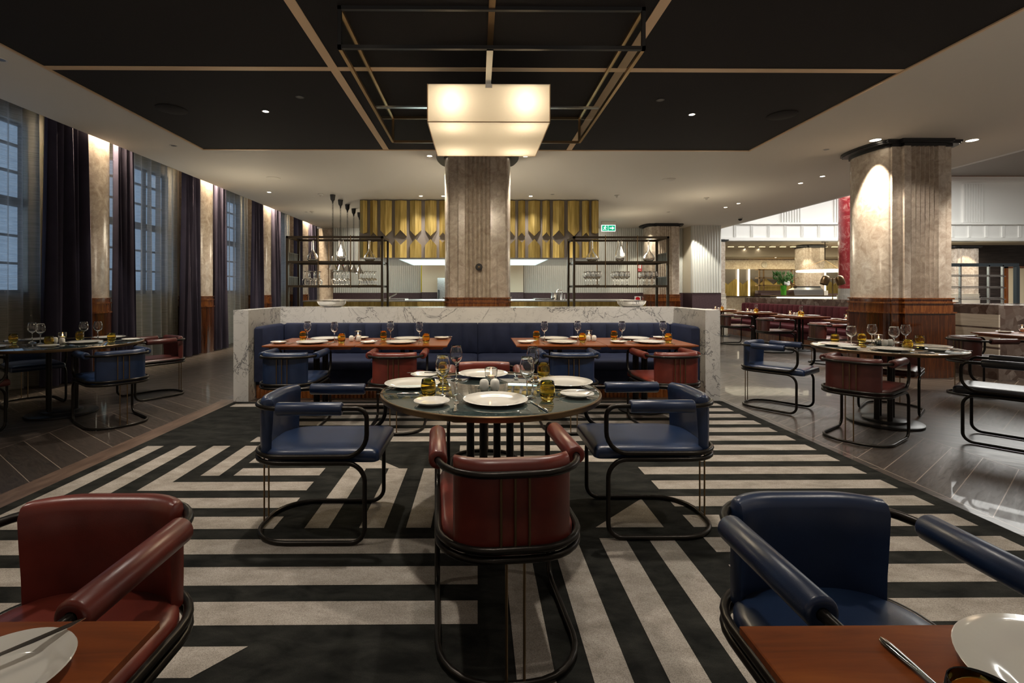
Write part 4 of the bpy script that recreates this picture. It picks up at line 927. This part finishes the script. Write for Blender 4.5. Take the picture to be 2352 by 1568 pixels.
# striped limestone partition and grey pier at the right
r = thing('stone_partition', 'striped limestone and breccia low wall right of the big column', 'partition', (0, 0, 0))
r.location = (8.0, 7.4, 0)
def lay(x0, x1, y0, y1):
    a, b = MB(), MB(); b.box(x0, x1, y0, y1, .92, 1.06); a.box(x0, x1, y0, y1, .74, .92); b.box(x0, x1, y0, y1, .715, .74); a.box(x0, x1, y0, y1, .46, .715); b.box(x0, x1, y0, y1, .43, .46); a.box(x0, x1, y0, y1, .17, .43); b.box(x0, x1, y0, y1, 0, .17); return a, b
a, b = lay(-.92, 1.6, 0, .18); a.build('limestone_band', 'travertine', r, False); b.build('breccia_band', 'breccia', r, False)
r = thing('stone_pier', 'brown and grey marble pier at the right edge of the picture', 'pier', (8.2, 6.75, 0))
a, b = lay(-.86, -.84, 0, .64); a.build('limestone_band', 'travertine', r, False); b.build('breccia_band', 'breccia', r, False)
MB().box(-.84, 1.0, 0, .64, 0, 1.052).build('pier_block', 'breccia', r, False)

# steel shelf screen on that wall
r = thing('steel_screen', 'blue-grey steel shelving screen with triple rails right of the big column', 'screen', (8.5, 7.50, 1.06))
mb = MB(); mb.box(-1.5, -.02, 0, .05, .58, .63); mb.box(-.06, -.01, 0, .05, 0, .58); mb.build('outer_frame', mat('blue_grey_steel', (.06, .08, .10), .35, .7), r, False)
for k, z in enumerate((.42, .24, .06)):
    mb = MB()
    for j in range(3): mb.box(-1.5, -.23, .04*j, .04*j+.012, z-.02*(j > 1)+.02*j, z-.02*(j > 1)+.02*j+.012)
    mb.build('triple_rail', 'steel', r, False)
for X in (-.95, -.50, -.28): MB().box(X, X+.02, 0, .03, 0, .60).build('upright', 'steel', r, False)
for X, l in ((7.75, 'left'), (8.15, 'right')):
    pass

# ---------------------------------------------------------------- bottle racks
def rack(cx, side, lab):
    r = thing('bottle_rack', lab, 'rack', (cx, 7.0, 0)); W2 = .70; Dp = .47; Z = 2.05; t = .032
    mb = MB()
    for x in (-W2, W2-t):
        for y in (0, Dp-t): mb.box(x, x+t, y, y+t, 0, Z)
    for y in (0, Dp-t): mb.box(-W2, W2, y, y+t, Z-t, Z)
    for x in (-W2, W2-t): mb.box(x, x+t, 0, Dp, Z-t, Z)
    mb.build('outer_frame', 'rack', r, False)
    for z in (1.69, 1.34, .75):
        mb = MB()
        for y in (0, Dp-.02): mb.box(-W2+t, W2-t, y, y+.02, z-.03, z)
        for x in (-W2+t, W2-t-.015): mb.box(x, x+.015, .02, Dp-.02, z-.03, z)
        sf = mb.build('shelf_frame', 'rack', r, False)
        MB().box(-W2+t+.016, W2-t-.016, .021, Dp-.021, z-.008, z).build('glass_shelf', 'pane', sf, False)
    for x in (-.233, .233):
        MB().tube([(x, -.008, Z+.01), (x, -.008, 1.30)], .007, seg=8).build('hanging_rod', 'rod', r)
        MB().tube([(x, Dp+.008, Z-.02), (x, Dp+.008, 1.30)], .007, seg=8).build('hanging_rod', 'rod', r)
    xs_ = -W2+t/2 if side < 0 else W2-t/2
    for z in (1.69, 1.34):
        mb = MB()
        for k in range(14): y = .04+k*.03; mb.box(xs_-.004, xs_+.004, y, y+.014, z, z+.12)
        mb.box(xs_-.006, xs_+.006, .032, Dp-.032, z+.12, z+.13); mb.build('end_gallery', 'rack', r, False)
    return r
LX, RX = -2.065, 2.085
rack(LX, -1, 'dark bronze shelving rack with glassware behind the left half of the booth'); rack(RX, 1, 'dark bronze shelving rack with glassware behind the right half of the booth')
def f_dec(round_):
    def f():
        if round_: o_ = [(0, 0), (.05, .004), (.078, .03), (.083, .065), (.070, .10), (.04, .135), (.022, .165), (.0165, .20), (.0155, .30), (.021, .318)]
        else: o_ = [(0, 0), (.04, .004), (.062, .04), (.071, .09), (.062, .14), (.045, .19), (.034, .235), (.030, .27), (.036, .318)]
        i_ = [(x-.003, z) for x, z in o_[::-1][:-2]]+[(.03, .014), (0, .018)]
        return tag(MB().lathe(o_+i_, seg=36).build('wine_decanter', 'glass', None, True, 80), '', 'decanter')
    return f
DR, DP_ = Proto(f_dec(True)), Proto(f_dec(False))
for cx, l in ((LX, 'left'), (RX, 'right')):
    DR.put((cx-.38, 7.2, 1.69), 0, 'round long-necked glass decanter at the left of the %s rack top shelf' % l); DP_.put((cx+.04, 7.2, 1.69), 0, 'pear-shaped glass decanter in the middle of the %s rack top shelf' % l)
    DR.put((cx+.46 if l == 'left' else cx+.47, 7.2, 1.69), 0, 'round long-necked glass decanter at the right of the %s rack top shelf' % l)
RGm = bpy.data.materials.get('clear_glass')
for cx, l, inv in ((LX, 'left', True), (RX, 'right', False)):
    for gx, gn in ((-.38, 'left'), (.04, 'middle'), (.44, 'right')):
        for a in range(3):
            for b in range(3):
                x = cx+gx-.078+.078*a+(.02 if b % 2 else 0); y = 7.10+.085*b
                o = WGF.put((x, y, 1.3405+(.205 if inv else 0)), 0, '%s wine glass in the %s cluster on the %s rack lower shelf' % ('upside-down' if inv else 'upright', gn, l), '%s cluster of glasses on the %s rack' % (gn, l))
                if inv: o.rotation_euler = (PI, 0, 0)
for cx, l in ((-2.0, 'left'), (2.12, 'right')):
    r = thing('silver_bowl', 'wide polished silver bowl on the marble ledge under the %s rack' % l, 'bowl', (cx, 6.66, BH))
    MB().lathe([(0, .0), (.10, 0), (.15, .012), (.185, .045), (.20, .078), (.205, .08), (.195, .082), (.178, .048), (.14, .018), (0, .012)], seg=48).build('bowl_body', 'silver', r, True, 60)
    r2 = thing('silver_bowl', 'small silver bowl standing inside the wide bowl under the %s rack' % l, 'bowl', (cx, 6.66, BH+.0125))
    MB().lathe([(0, 0), (.05, 0), (.09, .03), (.105, .062), (.10, .064), (.085, .034), (.045, .006), (0, .006)], seg=36).build('bowl_body', 'silver', r2, True, 60)

# ---------------------------------------------------------------- beyond: red column, bar
r = thing('red_marble_column', 'thick red marble column with grey base in the hall beyond', 'column', (13.62, 17.0, 0))
MB().lathe([(.70, 1.35), (.70, 6.02)], seg=64).build('shaft', 'redmarble', r); MB().lathe([(.70, 1.12), (.70, 1.35)], seg=64).build('upper_band', 'greystone', r); MB().lathe([(.74, 0), (.74, 1.12), (.70, 1.12)], seg=64).build('base', 'greystone', r)
r = column(9.35, 19.0, 'beige column with striped limestone base beyond the white fluted wall', 3.3, 'travertine')
r = column(20.1, 19.6, 'beige column lit from above beyond the steel screen', 3.1, 'travertine')
r = column(15.9, 22.6, 'beige column in the bar partly hidden by the red column', 3.4, 'travertine')
spot(19.9, 19.0, 3.15, 60, 60, .3, (1, .84, .6), (20.0, 19.7, 1.6)); spot(15.2, 22.0, 3.3, 60, 60, .3, (1, .84, .6), (15.6, 22.7, 1.6))
r = thing('bar_counter', 'distant bar counter with a glowing front edge', 'counter', (15.6, 21.8, 0)); MB().box(-2.3, 5.5, .08, .9, 0, 1.0).build('counter_body', 'greystone', r, False)
MB().box(-2.35, 5.55, 0, .95, 1.03, 1.07).build('counter_top', 'brassdk', r, False); MB().box(-2.0, 5.4, .05, .08, .93, 1.0).build('led_edge', 'strip_on', r, False)
mb = MB(); mb.box(-2.2, 5.5, .96, 1.5, 0, 1.15); mb.build('rear_shelf', 'dado', r, False)
r = thing('bar_shelf', 'open brass shelving frame on the distant bar wall', 'shelf', (16.0, 25.9, 0))
for X in (-.85, -.62, .9, 1.1): MB().box(X, X+.06, 0, .06, 1.3, 2.45).build('upright', 'brassdk', r, False)
for z in (1.55, 1.95, 2.4): MB().box(-.9, 1.2, 0, .3, z, z+.05).build('shelf_board', 'brassdk', r, False)
MB().box(-.9, 1.2, 0, .3, 0, 1.3).build('base_cabinet', 'dado', r, False)
r = thing('flower_arrangement', 'tall green vase of lilies and white hydrangea on the distant bar', 'flowers', (14.15, 22.25, 1.07))
MB().lathe([(0, 0), (.11, 0), (.12, .3), (.13, .46), (.11, .46), (0, .03)], seg=24).build('vase', 'green_glass', r)
mb = MB()
for k in range(60):
    a = random.uniform(0, 2*PI); t = random.uniform(.2, 1); e_ = Vector((math.cos(a)*t*.45, math.sin(a)*t*.3, .46+random.uniform(.1, .6))); s0 = Vector((0, 0, .44)); mid = (s0+e_)/2+Vector((0, 0, .1))
    mb.tube([s0, mid, e_], [.008, .012, .004], seg=5); mb.tube([e_+Vector((0, 0, -.08)), e_, e_+Vector((math.cos(a)*.06, 0, .09))], [.01, .04, .006], seg=6)
mb.build('foliage', 'leaf', r)
mb = MB()
for k in range(14): a = random.uniform(0, 6.3); mb.lathe([(0, -.05), (.05, -.02), (.06, .02), (.03, .05), (0, .06)], (.08*math.cos(a)+.1, -.1+.08*math.sin(a), .52+random.uniform(-.05, .08)), 8)
mb.build('blooms', 'bloom', r)
mb = MB()
for k in range(8): a = random.uniform(-.5, .5); mb.tube([(0, 0, .5), (.2, -.05, .62), (.55+.05*k % .2, 0, .6+a*.5)], [.01, .03, .004], seg=5)
mb.build('dry_leaves', 'dryleaf', r)
r = thing('coffee_machine', 'wide silver coffee machine on the distant bar', 'coffee machine', (15.35, 22.15, 1.07))
MB().loft([[(-.75, 0, 0), (.55, 0, 0), (.55, .4, 0), (-.75, .4, 0)], [(-.8, 0, .25), (.6, 0, .25), (.6, .4, .25), (-.8, .4, .25)], [(-.6, .05, .36), (.5, .05, .36), (.5, .35, .36), (-.6, .35, .36)]]).build('body', 'steel', r, False)
MB().box(.62, .8, 0, .3, 0, .22).build('side_panel', 'white_metal', r, False)
MB().box(-.6, .5, .06, .34, .36, .42).build('cup_tray', 'black_plastic', r, False)
def ring():
    r = thing('ring_pendant', '', 'pendant lamp'); pts = [(1.03*math.cos(t), 1.03*math.sin(t), 0) for t in [2*PI*k/64 for k in range(64)]]
    MB().tube(pts, .035, True, 10).build('light_ring', 'ring_on', r)
    MB().tube([(0, 0, 1.28), (0, 0, .46)], .018, seg=8).build('stem', 'rack', r); MB().lathe([(0, 1.24), (.13, 1.24), (.13, 1.30), (0, 1.30)]).build('canopy', 'rack', r)
    for k in range(3): a = 2*PI*k/3+.3; MB().tube([(0, 0, .48), (1.03*math.cos(a), 1.03*math.sin(a), .03)], .008, seg=5).build('wire', 'brass', r)
    return r
RP = Proto(ring); RP.put((15.1, 20.9, 2.14), 0, 'glowing ring pendant lamp partly hidden behind the red column'); RP.put((20.3, 20.9, 2.14), .9, 'glowing ring pendant lamp partly hidden behind the big right column')
r = thing('bar_lamp', 'double-headed brass lamp standing on the partition in front of the red column', 'lamp', (8.90, 12.05, 0)); MB().tube([(0, 0, 0), (0, 0, 1.58)], .012, seg=8).build('stem', 'brassdk', r)
MB().tube([(-.14, 0, 1.56), (.16, 0, 1.56)], .01, seg=8).build('cross_arm', 'brassdk', r); MB().lathe([(0, 0), (.14, 0), (.14, .02), (0, .02)]).build('base', 'brassdk', r)
for s in (-1, 1):
    mb = MB(); mb.X = Matrix.Translation((s*.19, 0, 1.52)) @ Matrix.Rotation(s*-.35, 4, 'Y')
    mb.lathe([(0, .13), (.05, .125), (.085, .09), (.095, 0), (.09, -.10), (.085, -.10), (.088, 0), (0, .10)]).build('lamp_head', 'brassdk', r, True, 60)
for i, (x, y) in enumerate(((1714, 571), (1746, 571), (1857, 571), (1889, 571))):
    DL.put(cpos(x, y, 3.45), 0, 'tiny lit downlight in the distant bar ceiling', 'bar ceiling downlights')
for i, (x, y) in enumerate(((1785, 592), (1894, 592))): D = F*(3.05-EYE)/(669-y-.5); DL.put(((x-1097)*25.6/F, 25.6, 3.05), 0, 'tiny lit downlight under the distant bar soffit', 'bar soffit downlights')
for x, l in ((15.85, 'left'), (18.35, 'right')):
    mb = MB(); mb.X = Matrix.Translation((x, 26.6, 2.72)) @ Matrix.Rotation(PI/2, 4, 'X'); mb.lathe([(0, .02), (.12, .02), (.16, .03), (.17, 0)], seg=28)
    tag(mb.build('bar_speaker', 'greystone'), 'round pale wall roundel above the distant bar, %s one' % l, 'roundel')
r = thing('cash_register', 'dark tilted till screen on the distant bar left of the column', 'till', (17.35, 22.2, 1.07)); MB().loft([[(-.2, 0, .0), (.2, 0, 0), (.2, .3, 0), (-.2, .3, 0)], [(-.14, .1, .26), (.26, .1, .26), (.26, .2, .26), (-.14, .2, .26)]]).build('screen_unit', 'black_plastic', r, False); MB().box(.02, .3, -.04, 0, .02, .12).build('printer', 'steel', r, False)
